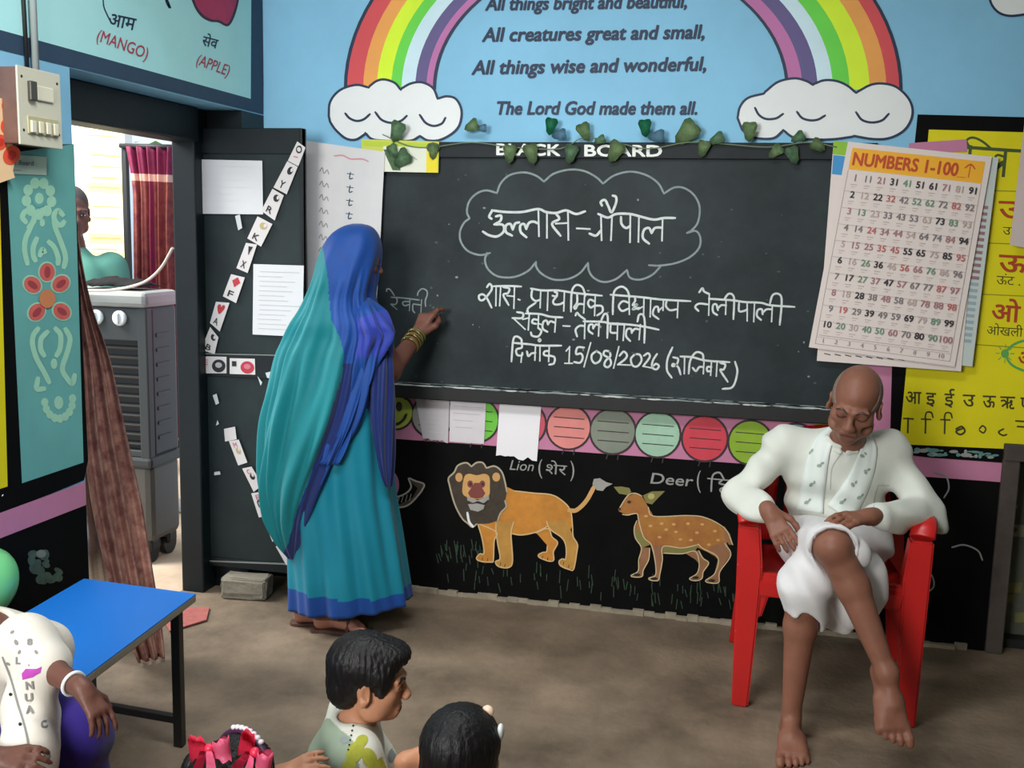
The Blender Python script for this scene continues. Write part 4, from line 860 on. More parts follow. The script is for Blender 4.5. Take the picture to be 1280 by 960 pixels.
# number chart and the sheets behind it
CP = lambda d: (lambda u, v, l=0: onY(u, v, D-d-l))
m_sheet = mat('chart paper', (226, 214, 208), .7)
def dr3(P):
    for k in range(22):
        c = (mat('chart mauve', (150, 112, 120), .7), mat('chart blue grey', (150, 172, 184), .7))[k > 11]; P.poly([(176, 60+k*8), (190, 60+k*8), (190, 64+k*8), (176, 64+k*8)], c, 1)
card('wall_chart', [(1085, 180), (1248, 197), (1215, 458), (1048, 440)], CP(.034), mat('pale blue chart', (196, 206, 202), .7), dr3, 'pale blue listed chart peeking out right of the number chart', 'chart', W=196, H=262, bend=.004, lift=0)
def dr2(P):
    P.poly([(0, 0), (190, 0), (190, 16), (0, 16)], mat('chart green', (140, 190, 56), .7), 1); P.poly([(1, 17), (190, 17), (190, 40), (1, 40)], mat('chart sky', (66, 148, 206), .7), 1)
    for k in range(12): P.line([(10+k*14, 262), (17+k*14, 263)], 2, mat('chart print', (96, 88, 92), .7), 1)
card('wall_chart', [(1042, 176), (1226, 196), (1201, 464), (1021, 451)], CP(.039), m_sheet, dr2, 'white chart with green and blue top directly under the number chart', 'chart', W=190, H=272, bend=.004, lift=0)
def drn(P):
    og = mat('chart orange', (242, 176, 36), .6); rd = mat('chart red', (190, 70, 30), .6)
    P.poly([(7, 7), (173, 7), (173, 34), (7, 34)], og, 1); P.text('NUMBERS 1-100', (11, 28), (142, 28), 16.5, rd, 2, bold=.03)
    P.line([(156, 28), (156, 13)], 1.6, rd, 2); P.line([(150, 17), (156, 12), (162, 17)], 1.6, rd, 2); P.line([(142, 29), (152, 29)], 1, rd, 2)
    cs = [mat('number '+n, c, .7) for n, c in (('black', (54, 50, 54)), ('mauve', (168, 120, 124)), ('grey', (128, 120, 122)), ('green', (110, 146, 120)), ('rose', (190, 104, 104)), ('faded', (190, 170, 166)))]
    order = '201250212025321505431054133025042140120332214501230325041221035' * 3
    fr = mat('chart frame line', (150, 134, 132), .7)
    for a, b in (((7, 35), (7, 262)), ((173, 35), (173, 262)), ((7, 262), (173, 262)), ((10, 250), (170, 250))): P.line([a, b], .8, fr, 1)
    for c in range(10):
        for r in range(10):
            n = c*10+r+1; x = 13+c*16.2; y = 48+r*21.2; k = cs[int(order[c*10+r])]; s_ = str(n); w_ = 0
            P.ctext(s_, (x+5, y), 8.6, k, 2, bold=.03 if k == cs[0] else .02)
            P.line([(x+1, y+4.6), (x+8, y+4.6)], 1.1, cs[5], 2); P.line([(x+1.5, y+7.6), (x+6, y+7.6)], .8, cs[5], 2)
    for r in range(10): P.line([(8, 61.6+r*21.2), (172, 61.6+r*21.2)], .5, fr, 1)
    for c in range(10): P.ctext(str(c+1), (16+c*16.2, 259), 6, fr, 2)
card('number_chart', [(1060, 177), (1240, 196), (1193, 458), (1011, 434)], CP(.046), m_sheet, drn, 'white NUMBERS 1-100 chart with orange heading hanging over the blackboard corner', 'chart', W=180, H=268, bend=.006, lift=0)
card('wall_chart', [(1281, 150), (1400, 158), (1390, 330), (1262, 306)], CP(.05), mat('pinkish paper', (206, 190, 186), .8, .05, 4), None, 'pinkish sheet cut off by the right edge beside the yellow panel', 'chart', W=120, H=160, bend=.005, lift=0)
# ------------------------------------------------------------------ ivy garland over the board
iv = thing('ivy_garland', 'artificial ivy garland with green leaves along the top of the blackboard', 'garland', tuple(onY(760, 170, D-.04)))
IVY = lambda u, v, l: onY(u, v, D-.033-l)
vine = [(478, 168), (510, 182), (540, 184), (590, 178), (640, 184), (700, 186), (730, 172), (770, 178), (810, 186), (860, 178), (905, 180), (960, 184), (1010, 178), (1046, 184)]
tube_obj('vine', [IVY(u, v, .008) for u, v in catmull(vine, 4)], .0022, mat('vine green', (110, 128, 100), .7), iv, 6)
m_iv = [mat('ivy leaf %d' % k, c, .5, rgb2=c2, vscale=50) for k, (c, c2) in enumerate((((92, 140, 104), (146, 178, 138)), ((26, 126, 88), (52, 148, 106)), ((160, 184, 130), (110, 148, 104)), ((96, 146, 172), (120, 160, 180))))]
def leaf(u, v, sz, ang, k, tilt):
    bm = bmesh.new(); n = 14; out = []
    for i in range(n):
        a = 2*math.pi*i/n; r = (1+.22*math.cos(3*a))*(.8+.2*math.cos(a)); out.append((r*math.sin(a)*.8, -r*math.cos(a)))
    c = IVY(u, v, .022); s_ = sz*scale_at(D)*.6
    R = Matrix.Rotation(ang, 3, 'Y') @ Matrix.Rotation(tilt, 3, 'X')
    ctr = bm.verts.new(c+R @ Vector((0, -.004, 0))); vs = [bm.verts.new(c+R @ Vector((x*s_, .006*abs(x)**1.5, z*s_))) for x, z in out]
    for i in range(n): bm.faces.new((ctr, vs[i], vs[(i+1) % n])).smooth = True
    r = bmesh.ops.solidify(bm, geom=bm.faces[:], thickness=.0012)
    bm_obj('leaf', bm, m_iv[k], iv)
for a in ((497, 160, 26, .4, 0, .2), (505, 196, 28, .9, 0, .3), (541, 186, 18, .1, 2, .2), (490, 186, 18, -.5, 0, .2), (592, 156, 20, 1.2, 2, .3), (604, 160, 13, 1.6, 3, .1), (637, 188, 22, .1, 2, .2), (663, 188, 24, -.2, 2, .3), (689, 154, 20, .2, 1, .2), (702, 168, 18, 1.4, 3, .2), (729, 161, 22, -.4, 2, .3), (714, 188, 22, .2, 0, .2), (771, 185, 26, .5, 2, .3), (752, 174, 14, 1.2, 0, .2), (806, 156, 20, -.1, 1, .2), (824, 170, 20, 1.5, 3, .2), (862, 162, 32, .8, 2, .3), (880, 182, 19, .2, 2, .2), (899, 172, 18, 1.1, 0, .2), (937, 160, 22, 0, 2, .2), (972, 187, 18, .8, 2, .3), (990, 190, 20, -.4, 0, .2), (1000, 170, 16, 1, 0, .3), (1020, 180, 18, -1, 2, .3)): leaf(*a)
# ------------------------------------------------------------------ switch box, pipe, left-edge decoration
SX = XL+.075
y0, y1 = onX(24, 130, SX).y, onX(76, 140, SX).y; z1, z0 = onX(50, 89, SX).z, onX(50, 182, SX).z
sb = thing('switch_box', 'wooden switch box with cream faceplate on the teal pillar', 'switch box', (XL, (y0+y1)/2, z0))
box_obj('wooden_case', (XL, y0, z0), (SX-.006, y1, z1), mat('brown case wood', (112, 82, 72), .6, .15, 20), sb, .003)
box_obj('faceplate', (SX-.006, y0-.003, z0-.003), (SX, y1+.003, z1+.003), mat('cream faceplate', (206, 204, 184), .4), sb, .002)
py = lambda f: y0+(y1-y0)*f; pz = lambda f: z1+(z0-z1)*f
box_obj('switch', (SX, py(.2), pz(.42)), (SX+.012, py(.36), pz(.16)), mat('dark switch', (70, 68, 60), .4), sb, .003)
box_obj('socket', (SX, py(.4), pz(.4)), (SX+.006, py(.8), pz(.2)), mat('ivory socket', (224, 220, 196), .3), sb, .003)
box_obj('switch_row', (SX, py(.16), pz(.86)), (SX+.004, py(.9), pz(.62)), mat('olive cream strip', (180, 176, 140), .4), sb, .002)
for k in range(4): box_obj('rocker', (SX+.004, py(.2+.18*k), pz(.84)), (SX+.011, py(.31+.18*k), pz(.68)), mat('ivory socket', (224, 220, 196), .3), sb, .002)
for a, b in ((.08, .12), (.93, .12), (.08, .82), (.93, .82)):
    bm = bmesh.new(); ellip(bm, (SX, py(a), pz(b)), (.002, .004, .004)); bm_obj('screw', bm, m_blk, sb)
yp = onX(43, 50, XL+.014).y; ypt = onX(37, 0, XL+.014).y
tag(tube_obj('conduit_pipe', [(XL+.013, yp, z1), (XL+.013, yp, CEIL)], .011, mat('grey conduit', (176, 190, 190), .5)), 'pale grey conduit pipe rising from the switch box', 'pipe')
tag(tube_obj('wire', [(XL+.008, yp-.026, z1), (XL+.008, yp-.03, z1+.2), (XL+.008, yp-.05, z1+.45), (XL+.008, yp-.04, CEIL)], .006, m_blk), 'black wire clipped beside the grey conduit pipe', 'wire')
def dr(P):
    for x, y, r in ((30, 8, 8), (30, 32, 9.5), (33, 67, 10.5), (20, 50, 8)): P.ell((x, y), r, r*1.1, mat('orange red disc', (236, 84, 50), .7), 1); P.ell((x, y), r*.5, r*.55, mat('deep red disc', (206, 50, 40), .7), 2)
tag(Sheet([LW(-30, 118, .02), LW(7, 126, .02), LW(10, 222, .02), LW(-30, 236, .02)], 0, W=36, H=96).build('paper_decoration', mat('peach paper', (244, 206, 160), .8), dr, edge=lambda i, j, x, y: (x+(2*math.sin(j*1.9) if i == 8 else 0), y)), 'peach paper decoration with orange discs at the left edge', 'decoration')
# ------------------------------------------------------------------ brick, mat, bench
bm = bmesh.new(); box(bm, (-2.065, 3.655, 0), (-1.875, 3.755, .088), .012)
rr = random.Random(5); bmesh.ops.subdivide_edges(bm, edges=bm.edges[:], cuts=2)
for v in bm.verts: v.co += Vector((rr.gauss(0, .0018), rr.gauss(0, .0018), abs(rr.gauss(0, .001)) if v.co.z < .02 else rr.gauss(0, .0018)))
bmesh.ops.rotate(bm, cent=(-1.97, 3.7, 0), matrix=Matrix.Rotation(.12, 3, 'Z'), verts=bm.verts)
tag(bm_obj('brick', bm, mat('grey cement block', (128, 122, 108), .9, .15, 25, bump=.4)), 'grey cement brick lying on the floor before the door leaf', 'brick')
qz = [onZ(u, v, .004) for u, v in ((196, 762), (262, 760), (258, 776), (212, 790))]
S = Sheet(qz, 0, 1, th=.005); tag(S.build('door_mat', mat('dusty pink mat', (162, 92, 86), .95, .15, 40)), 'dusty pink floor mat behind the blue bench leg', 'mat')
ZB = .45
FL, FR, NR = onZ(105, 723, ZB), onZ(245, 742, ZB), onZ(107, 845, ZB); ex = (FR-FL).normalized(); ey = (NR-FR).normalized()
bw, bl = (FR-FL).length, .62
be = thing('bench', 'low bench with a bright blue top on black metal legs', 'bench', tuple(FR-ey*-.3+ex*-.2-Vector((0, 0, ZB))))
BMx = Matrix(((ex.x, -ey.x, 0, FL.x), (ex.y, -ey.y, 0, FL.y), (0, 0, 1, 0), (0, 0, 0, 1)))     # x across, -y toward the camera
def bbox(nm, lo, hi, m, bev=.002):
    bm = bmesh.new(); box(bm, lo, hi, bev); bmesh.ops.transform(bm, matrix=BMx, verts=bm.verts); bmesh.ops.recalc_face_normals(bm, faces=bm.faces); return bm_obj(nm, bm, m, be)
m_metal = mat('black metal tube', (22, 22, 24), .4, spec=.5)
bbox('tabletop', (0, -bl, ZB-.004), (bw, 0, ZB), mat('blue laminate', (22, 122, 222), .45, .03, 4), .001)
bbox('tabletop_edge', (0, -bl, ZB-.024), (bw, 0, ZB-.004), mat('plywood edge', (146, 138, 120), .7, .1, 20), .002)
for x in (.025, bw-.055):
    for y in (-.06, -bl+.03): bbox('leg', (x, y, 0), (x+.028, y+.028, ZB-.024), m_metal)
for y in (-.06, -bl+.03):
    bbox('crossbar', (.05, y+.003, .07), (bw-.05, y+.025, .092), m_metal); bbox('apron', (.05, y+.004, ZB-.05), (bw-.05, y+.024, ZB-.024), m_metal)
for x in (.025, bw-.055): bbox('apron', (x+.004, -bl+.05, ZB-.05), (x+.024, -.05, ZB-.024), m_metal)
# ------------------------------------------------------------------ alcove at the right end of the back wall
m_cem = mat('grey brown cement', (62, 55, 52), .85, rgb2=(84, 76, 68), vscale=8)
bm = bmesh.new()
box(bm, (XR-.012, D-.02, 0), (XR+.045, D+.13, .79), .004); box(bm, (XR-.012, D-.03, .73), (2.5, D+.13, .79), .004)
struct(bm_obj('trim_2', bm, m_cem))
struct(box_obj('trim_3', (XR+.045, D+.06, 0), (2.5, D+.119, .035), m_blk))
P = Paint(lambda u, v, l: onY(u, v, D+.1188)+Vector((0, -l, 0)))
P.poly([(1246, 590), (1258, 590), (1246, 790), (1236, 790)], m_blk, 1)
m_st = mat('pale stone patch', (126, 128, 112), .9, .15, 10); m_ol = mat('olive stone patch', (116, 116, 72), .9, .2, 12)
P.poly([(1256, 655), (1300, 657), (1300, 672), (1254, 670)], m_st, 1); P.ell((1262, 662), 10, 4, m_cem, 2)
P.poly([(1255, 729), (1278, 728), (1276, 741), (1253, 741)], m_ol, 1); P.poly([(1250, 744), (1267, 743), (1266, 753), (1250, 753)], m_ol, 1); P.poly([(1268, 766), (1300, 764), (1300, 778), (1268, 778)], m_ol, 1)
P.line([(1258, 651), (1266, 640), (1272, 632)], 2, m_st, 1)
P.build('painted_stones', wall_back)
# ------------------------------------------------------------------ people
from mathutils.bvhtree import BVHTree
m_skin = mat('brown skin', (134, 89, 71), .5, .1, 14, .35, bump=.08, bscale=90)
m_skind = mat('dark brown skin', (108, 70, 58), .5, .1, 14, .35, bump=.08, bscale=90)
m_skinc = mat('child skin', (192, 136, 104), .5, .07, 14, .35)
m_hair = mat('black hair', (17, 15, 16), .5, .3, 20, .35, bump=.35, bscale=24, stretch=(7, 7, 1))
m_ghair = mat('grey stubble', (132, 112, 102), .8, .2, 90)
m_eye = mat('eye white', (214, 206, 198), .3); m_iris = mat('dark iris', (28, 20, 18), .2); m_lip = mat('lips', (112, 62, 56), .5); m_brow = mat('brow shade hair', (56, 44, 40), .8)
def frame(c, fwd, up, s):
    R = rotm(fwd, up); c = Vector(c)
    f = lambda p: c+R @ (Vector(p)*s)
    f.R = R; f.s = s
    return f
def E_(B, f, c, r, k=.012, sub=False, rot=None):
    R = f.R @ rot if rot is not None else f.R
    B.ell(f(c), [x*f.s for x in r], R, k*f.s, sub)
def C_(B, f, a, b, ra, rb=None, k=.012, sub=False): B.cap(f(a), f(b), ra*f.s, (rb if rb is not None else ra)*f.s, k*f.s, sub)
def head(B, f, old=False, child=False, neck=True):
    E_(B, f, (0, -.014, .036), (.074, .094, .087), .02)
    E_(B, f, (0, .028, -.042), (.060 if not child else .064, .062, .074 if not child else .068), .03)
    E_(B, f, (0, .068, -.092 if not child else -.082), (.022, .02, .02), .022)
    for s in (-1, 1):
        E_(B, f, (s*.043, .055, -.018), (.024, .026, .024), .02)
        E_(B, f, (s*.052, .018, -.066), (.018, .03, .024), .025)
        E_(B, f, (s*.031, .094, .004), (.019, .012, .012), .012, True)
        E_(B, f, (s*.031, .078, .004), (.0165, .012, .0135), .004)
        E_(B, f, (s*.077, -.004, -.006), (.009, .021, .033), .008, rot=Matrix.Rotation(-s*.35, 3, 'Z'))
        E_(B, f, (s*.083, .002, -.004), (.005, .011, .02), .006, True)
        E_(B, f, (s*.081, -.004, -.032), (.007, .01, .012), .008)
        E_(B, f, (s*.012, .101, -.031), (.010, .011, .008), .008)
        C_(B, f, (s*.012, .088, .022), (s*.045, .076, .022), .010, .008, .014)
    C_(B, f, (0, .086, .012), (0, .108, -.026), .008 if not child else .0065, .0135 if not child else .0095, .014)
    C_(B, f, (-.019, .083, -.060), (.019, .083, -.060), .008, .008, .01); C_(B, f, (-.016, .083, -.072), (.016, .083, -.072), .0085, .0085, .01)
    C_(B, f, (-.024, .097, -.066), (.024, .097, -.066), .0022, .0022, .004, True)
    if old:
        for s in (-1, 1):
            C_(B, f, (s*.022, .094, -.035), (s*.036, .076, -.068), .003, .003, .008, True); E_(B, f, (s*.05, .058, -.045), (.012, .016, .016), .02, True)
        for z in (.045, .056): C_(B, f, (-.03, .085, z), (.03, .085, z), .0016, .0016, .004, True)
    if neck: C_(B, f, (0, -.018, -.06), (0, -.035, -.17), .05 if not child else .037, .056 if not child else .045, .022)
def face_marks(f, parent, bvh, closed=False):
    """brows, eyes and mouth laid on the face"""
    def on(p):
        q = f((p[0], .16, p[1])); h = bvh.ray_cast(q, -(f.R @ Vector((0, 1, 0))), .3)[0]
        return h if h is not None else f((p[0], .09, p[1]))
    d = f.R @ Vector((0, 1, 0))
    N = lambda: Paint(lambda x, y, l: on((x, -y))+d*(.0006+l), .0004, True)
    for s in (-1, 1):
        P = N(); P.line([(s*.014, -.022), (s*.03, -.028), (s*.048, -.021)], .006, m_brow, 1); P.build('eyebrow', parent)
        P = N()
        if closed: P.line([(s*.016, -.001), (s*.031, .003), (s*.046, -.001)], .0035, m_brow, 1)
        else:
            P.ell((s*.031, -.004), .013, .0055, m_eye, 1, n=14); P.ell((s*.031, -.004), .0058, .0056, m_iris, 2, n=12); P.line([(s*.017, -.005), (s*.031, -.0105), (s*.046, -.004)], .0028, m_brow, 3)
        P.build('eye', parent)
    P = N(); P.line([(-.024, .065), (0, .064), (.024, .065)], .0085, m_lip, 1); P.line([(-.024, .066), (0, .0665), (.024, .066)], .0022, m_brow, 2); P.build('mouth', parent)
def hand(B, wrist, fdir, back, side, s=1, curl=(.5, .6, .5), spread=.10, curls=None, thumb=None):
    x = Vector(fdir).normalized(); z = Vector(back); z = (z-x*z.dot(x)).normalized(); y = z.cross(x)*side
    w = Vector(wrist); f = lambda a, b, c: w+(x*a+y*b+z*c)*s
    tips = []
    for yb in (-.026, -.008, .010, .026): B.cap(f(.0, yb*.55, 0), f(.078, yb, 0), .0145*s, .0115*s, .012*s)
    B.cap(f(-.02, 0, 0), f(.02, 0, 0), .024*s, .022*s, .015*s)
    for i, (yb, L) in enumerate(((-.030, .062), (-.010, .076), (.011, .081), (.031, .072))):
        c3 = curls[i] if curls else curl; p = Vector((.080, yb, 0)); a = 0; sp = (yb/.03)*spread
        for k, (fr, r0, r1) in enumerate(((.45, .0098, .0088), (.31, .0088, .0078), (.24, .0078, .0066))):
            a += c3[k]; q = p+Vector((math.cos(a)*math.cos(sp), math.sin(sp)*math.cos(a), -math.sin(a)))*L*fr
            B.cap(f(*p), f(*q), r0*s, r1*s, .004*s); p = q
        tips.append(f(*p))
    th = thumb or [(.018, .026, -.006), (.048, .050, -.016), (.074, .056, -.028), (.092, .054, -.038)]
    for k in range(3): B.cap(f(*th[k]), f(*th[k+1]), (.0135, .0112, .0098)[k]*s, (.0112, .0098, .0078)[k]*s, .008*s)
    return tips, f
def foot(B, ankle, tdir, up, side, s=1):
    x = Vector(tdir).normalized(); z = Vector(up); z = (z-x*z.dot(x)).normalized(); y = z.cross(x)*side   # +y: the big-toe side
    w = Vector(ankle)-z*.07*s; f = lambda a, b, c: w+(x*a+y*b+z*c)*s
    B.cap(f(0, 0, .075), f(-.016, 0, .036), .026*s, .028*s, .022*s); B.cap(f(.0, 0, .065), f(.075, .004, .043), .027*s, .025*s, .016*s)
    B.cap(f(-.02, 0, .03), f(.1, -.016, .022), .028*s, .02*s, .02*s)
    for yb in (-.030, -.010, .010, .028): B.cap(f(.06, yb*.7, .035), f(.128, yb, .018), .020*s, .0155*s, .018*s)
    for yb, L, r, x0 in ((.034, .05, .0135, .132), (.012, .043, .0095, .136), (-.006, .038, .009, .132), (-.022, .034, .0085, .126), (-.037, .028, .0085, .116)):
        B.cap(f(x0-.01, yb, .016), f(x0+L*.6, yb*1.06, .015), r*s, r*s*.95, .006*s); B.cap(f(x0+L*.6, yb*1.06, .015), f(x0+L*.85, yb*1.07, .010), r*s*.95, r*s*.85, .004*s)
    return f
def bvh_of(o):
    me = o.data; return BVHTree.FromPolygons([v.co[:] for v in me.vertices], [p.vertices[:] for p in me.polygons])
def on_mesh(bvh, lift=.0012, far=None):
    def g(u, v, l=0):
        d = ray(u, v).normalized(); h, n, i, t = bvh.ray_cast(CAMPOS, d)
        if h is None:
            if far is None: return None
            h = CAMPOS+d*far
        return h-d*(lift+l)
    return g
def wrap(name, pts, widths, bvh, m, parent, lift=.004, th=.004, nw=6, draw=None):
    """a strip of cloth lying on a garment: centre line and widths in photo pixels, dropped on the surface"""
    C = catmull(pts, 5); Wd = np.interp(np.linspace(0, len(pts)-1, len(C)), range(len(pts)), widths)
    g = on_mesh(bvh, lift, 3); V = []; F = []; N = len(C)
    for i in range(N):
        d = C[min(i+1, N-1)]-C[max(i-1, 0)]; d = d/np.hypot(*d); n = np.array((-d[1], d[0]))
        for j in range(nw+1):
            a = j/nw-.5; p = C[i]+n*Wd[i]*a; V.append(g(p[0], p[1], .0025*math.sin(j*2.1+i*.3)))
    # keep it on one sheet: no jumps in depth
    dist = [(v-CAMPOS).length for v in V]
    med = sorted(dist)[len(dist)//2]
    for k, v in enumerate(V):
        if abs(dist[k]-med) > .16: V[k] = CAMPOS+(v-CAMPOS)*(med/dist[k])
    q = len(V); V += [v+(v-CAMPOS).normalized()*th for v in V]
    for i in range(N-1):
        for j in range(nw):
            k = i*(nw+1)+j; f = (k, k+1, k+nw+2, k+nw+1); F.append(f); F.append(tuple(x+q for x in f[::-1]))
    for i in range(N-1):
        k = i*(nw+1); F.append((k, k+nw+1, k+nw+1+q, k+q)); k += nw; F.append((k, k+q, k+nw+1+q, k+nw+1))
    for j in range(nw): F.append((j, j+q, j+1+q, j+1)); k = (N-1)*(nw+1)+j; F.append((k, k+1, k+1+q, k+q))
    return mesh_obj(name, V, F, m, parent, smooth=True)

# ---------------------------------------------------------------- red plastic chair
m_red3 = mat('red plastic', (192, 32, 30), .38, .04, 6, .5)
ch = thing('plastic_chair', 'red plastic armchair the old man sits on', 'chair', (.27, 3.5, 0))
def loftbox(bm, secs):
    """secs: (centre, half x, half y, rot) from one end to the other"""
    rings = []
    for c, hx, hy in secs:
        c = Vector(c); rings.append([bm.verts.new(c+Vector((sx*hx, sy*hy, 0))) for sx, sy in ((-1, -1), (1, -1), (1, 1), (-1, 1))])
    for i in range(len(rings)-1):
        for k in range(4): bm.faces.new((rings[i][k], rings[i][(k+1) % 4], rings[i+1][(k+1) % 4], rings[i+1][k]))
    bm.faces.new(rings[0][::-1]); bm.faces.new(rings[-1])
    bmesh.ops.recalc_face_normals(bm, faces=bm.faces)
    bmesh.ops.bevel(bm, geom=bm.edges[:], offset=.006, segments=2, affect='EDGES', clamp_overlap=True)
XC = .268
for s, xo in ((-1, .02), (1, .522)):
    xi = xo-s*.0
    bm = bmesh.new(); loftbox(bm, [((xo-s*-.004, 3.262, 0), .026, .022), ((xo, 3.268, .25), .034, .028), ((xo-s*.002, 3.272, .47), .040, .034), ((xo-s*-.006, 3.272, .60), .034, .034)])
    bm_obj('leg', bm, m_red3, ch)
    bm = bmesh.new(); loftbox(bm, [((xo-s*.03, 3.262, .30), .016, .010), ((xo-s*.045, 3.262, .40), .028, .012), ((xo-s*.06, 3.264, .45), .05, .014)])
    bm_obj('leg_brace', bm, m_red3, ch)
    bm = bmesh.new(); loftbox(bm, [((xo+s*.03, 3.80, 0), .024, .024), ((xo+s*.005, 3.74, .3), .028, .026), ((xo-s*.015, 3.70, .5), .03, .028)]); bm_obj('leg', bm, m_red3, ch)
    bm = bmesh.new(); V = catmull([(xo+s*.004, 3.245, .612), (xo+s*.012, 3.28, .648), (xo+s*.014, 3.42, .655), (xo+s*.004, 3.58, .662), (xo-s*.02, 3.70, .70)], 5)
    tube(bm, V, .038, 12, flat=.45); bmesh.ops.recalc_face_normals(bm, faces=bm.faces); bm_obj('armrest', bm, m_red3, ch)
V = []; nx, ny = 16, 16
def seatp(i, j):
    a, b = i/nx*2-1, j/ny; hw = .235-.02*b
    return (XC+a*hw, 3.245+.43*b, .445-.02*b-.018*(1-a*a)*math.sin(math.pi*min(1, b*1.1))-(.035*(1-b/.12)**2 if b < .12 else 0))
bm = bmesh.new(); g = [[bm.verts.new(seatp(i, j)) for i in range(nx+1)] for j in range(ny+1)]
for j in range(ny):
    for i in range(nx): bm.faces.new((g[j][i], g[j][i+1], g[j+1][i+1], g[j+1][i])).smooth = True
bmesh.ops.solidify(bm, geom=bm.faces[:], thickness=.012); bm_obj('seat', bm, m_red3, ch)
bm = bmesh.new(); loftbox(bm, [((XC, 3.252, .375), .215, .008), ((XC, 3.250, .43), .225, .010)]); bm_obj('seat_apron', bm, m_red3, ch)
bk = bmesh.new()
def backp(i, j):
    a, b = i/nx*2-1, j/10; hw = .225-.035*b*b
    return (XC+a*hw, 3.665+.11*b-.035*a*a, .45+.40*b-(.05*a*a*b))
g = [[bk.verts.new(backp(i, j)) for i in range(nx+1)] for j in range(11)]
for j in range(10):
    for i in range(nx):
        if i % 4 == 2 and 2 <= j <= 7: continue
        bk.faces.new((g[j][i], g[j][i+1], g[j+1][i+1], g[j+1][i])).smooth = True
for v in [v for v in bk.verts if not v.link_faces]: bk.verts.remove(v)
bmesh.ops.solidify(bk, geom=bk.faces[:], thickness=.012); bm_obj('backrest', bk, m_red3, ch)

# ---------------------------------------------------------------- the old man
mn = thing('person', 'old man in white shirt and dhoti, cross-legged on the red chair, eyes lowered', 'person', (.28, 3.4, 0))
hf = frame(onY(1069, 505, 3.30), (-.20, -.90, -.40), (.10, -.30, 1), .96)
B = Body(); head(B, hf, old=True)
nb = Vector((.298, 3.43, .84))
pel = (.285, 3.50, .525)
B.ell(pel, (.15, .11, .09), k=.05); B.ell((.29, 3.50, .63), (.135, .10, .12), k=.05); B.ell((.285, 3.475, .735), (.15, .098, .12), k=.05)
rsh, rel, rwr = onY(978, 556, 3.44), onY(928, 622, 3.36), onY(962, 640, 3.19)
lsh, lel, lwr = onY(1112, 562, 3.45), onY(1158, 643, 3.38), onY(1086, 646, 3.14)
B.cap(rsh, lsh, .034, .034, .03); B.cap((.29, 3.45, .79), nb, .07, .05, .04)
B.chain([rsh, rel, rwr], [.033, .033, .026], .015); B.chain([lsh, lel, lwr], [.033, .033, .026], .015)
hand(B, rwr, onY(988, 688, 3.12)-rwr, (-.1, -.9, .35), 1, .9, curls=[(.35, .5, .4), (.3, .45, .4), (.25, .4, .35), (.2, .35, .3)], spread=.06)
hand(B, lwr, onY(1028, 652, 3.02)-lwr, (.0, -.35, .94), -1, .9, curl=(.15, .3, .3), spread=.08)
rhip, rkn, ran = Vector((.20, 3.47, .50)), onY(1006, 735, 3.06), onY(990, 884, 3.06)
lhip, lkn, lan = Vector((.375, 3.47, .52)), onY(1041, 684, 3.02), onY(1109, 842, 2.95)
rhip, lhip = lhip, rhip   # the near leg starts at the far hip: legs crossed
B.chain([rhip, rkn], [.075, .056], .03); B.chain([lhip, lkn], [.075, .054], .03)
mid = rkn.lerp(ran, .33)+Vector((0, .012, 0)); B.chain([rkn, mid, ran], [.052, .047, .029], .02)
mid = lkn.lerp(lan, .33)+Vector((.006, .014, .002)); B.chain([lkn, mid, lan], [.051, .047, .027], .02); B.ell(lkn+Vector((0, -.028, .012)), (.034, .03, .036), k=.03)
ran.z = .068; foot(B, ran, (.03, -1, 0), (0, 0, 1), -1, 1.02)
foot(B, lan, (.19, -.62, -.72), (.12, -.75, .62), 1, 1.04)
body = B.mesh('body', .0042, m_skin, mn)
bv = bvh_of(body)
face_marks(hf, mn, bv, closed=True)
H = Body(); E_(H, hf, (0, -.016, .032), (.0775, .0975, .0875), .01); H.plane(hf((0, .030, .05)), hf.R @ Vector((0, .8, .62)), .006); H.plane(hf((0, 0, -.035)), hf.R @ Vector((0, .25, -1)), .006)
for s in (-1, 1): E_(H, hf, (s*.085, .004, -.01), (.02, .024, .038), .004, True)
H.mesh('hair', .0042, m_ghair, mn)
# shirt
m_kur = mat('white cotton shirt', (212, 215, 205), .85, .03, 10, .2, sheen=.2)
K = Body()
K.ell((.285, 3.50, .50), (.175, .135, .10), k=.05); K.ell((.29, 3.495, .62), (.155, .125, .14), k=.05); K.ell((.285, 3.475, .735), (.172, .12, .13), k=.05)
K.cap(rsh+Vector((.012, 0, -.008)), lsh+Vector((-.012, 0, -.008)), .048, .048, .05); K.ell((.285, 3.462, .79), (.178, .098, .07), k=.07); K.cap((.29, 3.455, .78), nb+Vector((0, .005, -.01)), .085, .07, .04)
for q_ in (rsh, lsh): K.cap(nb+Vector((0, .02, -.035)), q_+Vector((0, 0, .0)), .062, .054, .05)
K.chain([rsh, rel+Vector((-.008, 0, .006))], [.046, .053], .04); K.cap(rel+Vector((-.008, 0, .006)), rel.lerp(rwr, .82), .053, .044, .03)
K.chain([lsh, lel+Vector((.006, 0, .002))], [.046, .054], .04); K.cap(lel+Vector((.006, 0, .002)), lel.lerp(lwr, .80), .053, .044, .03)
K.cap(nb+Vector((-.004, -.05, .075)), nb+Vector((-.002, -.02, .02)), .056, .048, .01, True)
K.cap(nb+Vector((-.008, -.10, -.01)), nb+Vector((-.012, -.12, -.09)), .022, .004, .01, True)
def kfold(x, y, z):
    a = .0075*np.sin(62*z+24*x+3*np.sin(9*x+2))*np.exp(-((z-.62)/.12)**2)
    b = .0065*np.sin(70*(x*.6+z*.8)+2*np.sin(14*z))*np.clip((np.abs(x-.285)-.17)/.08, 0, 1)
    return a+b+.0035*np.sin(38*x-21*z)
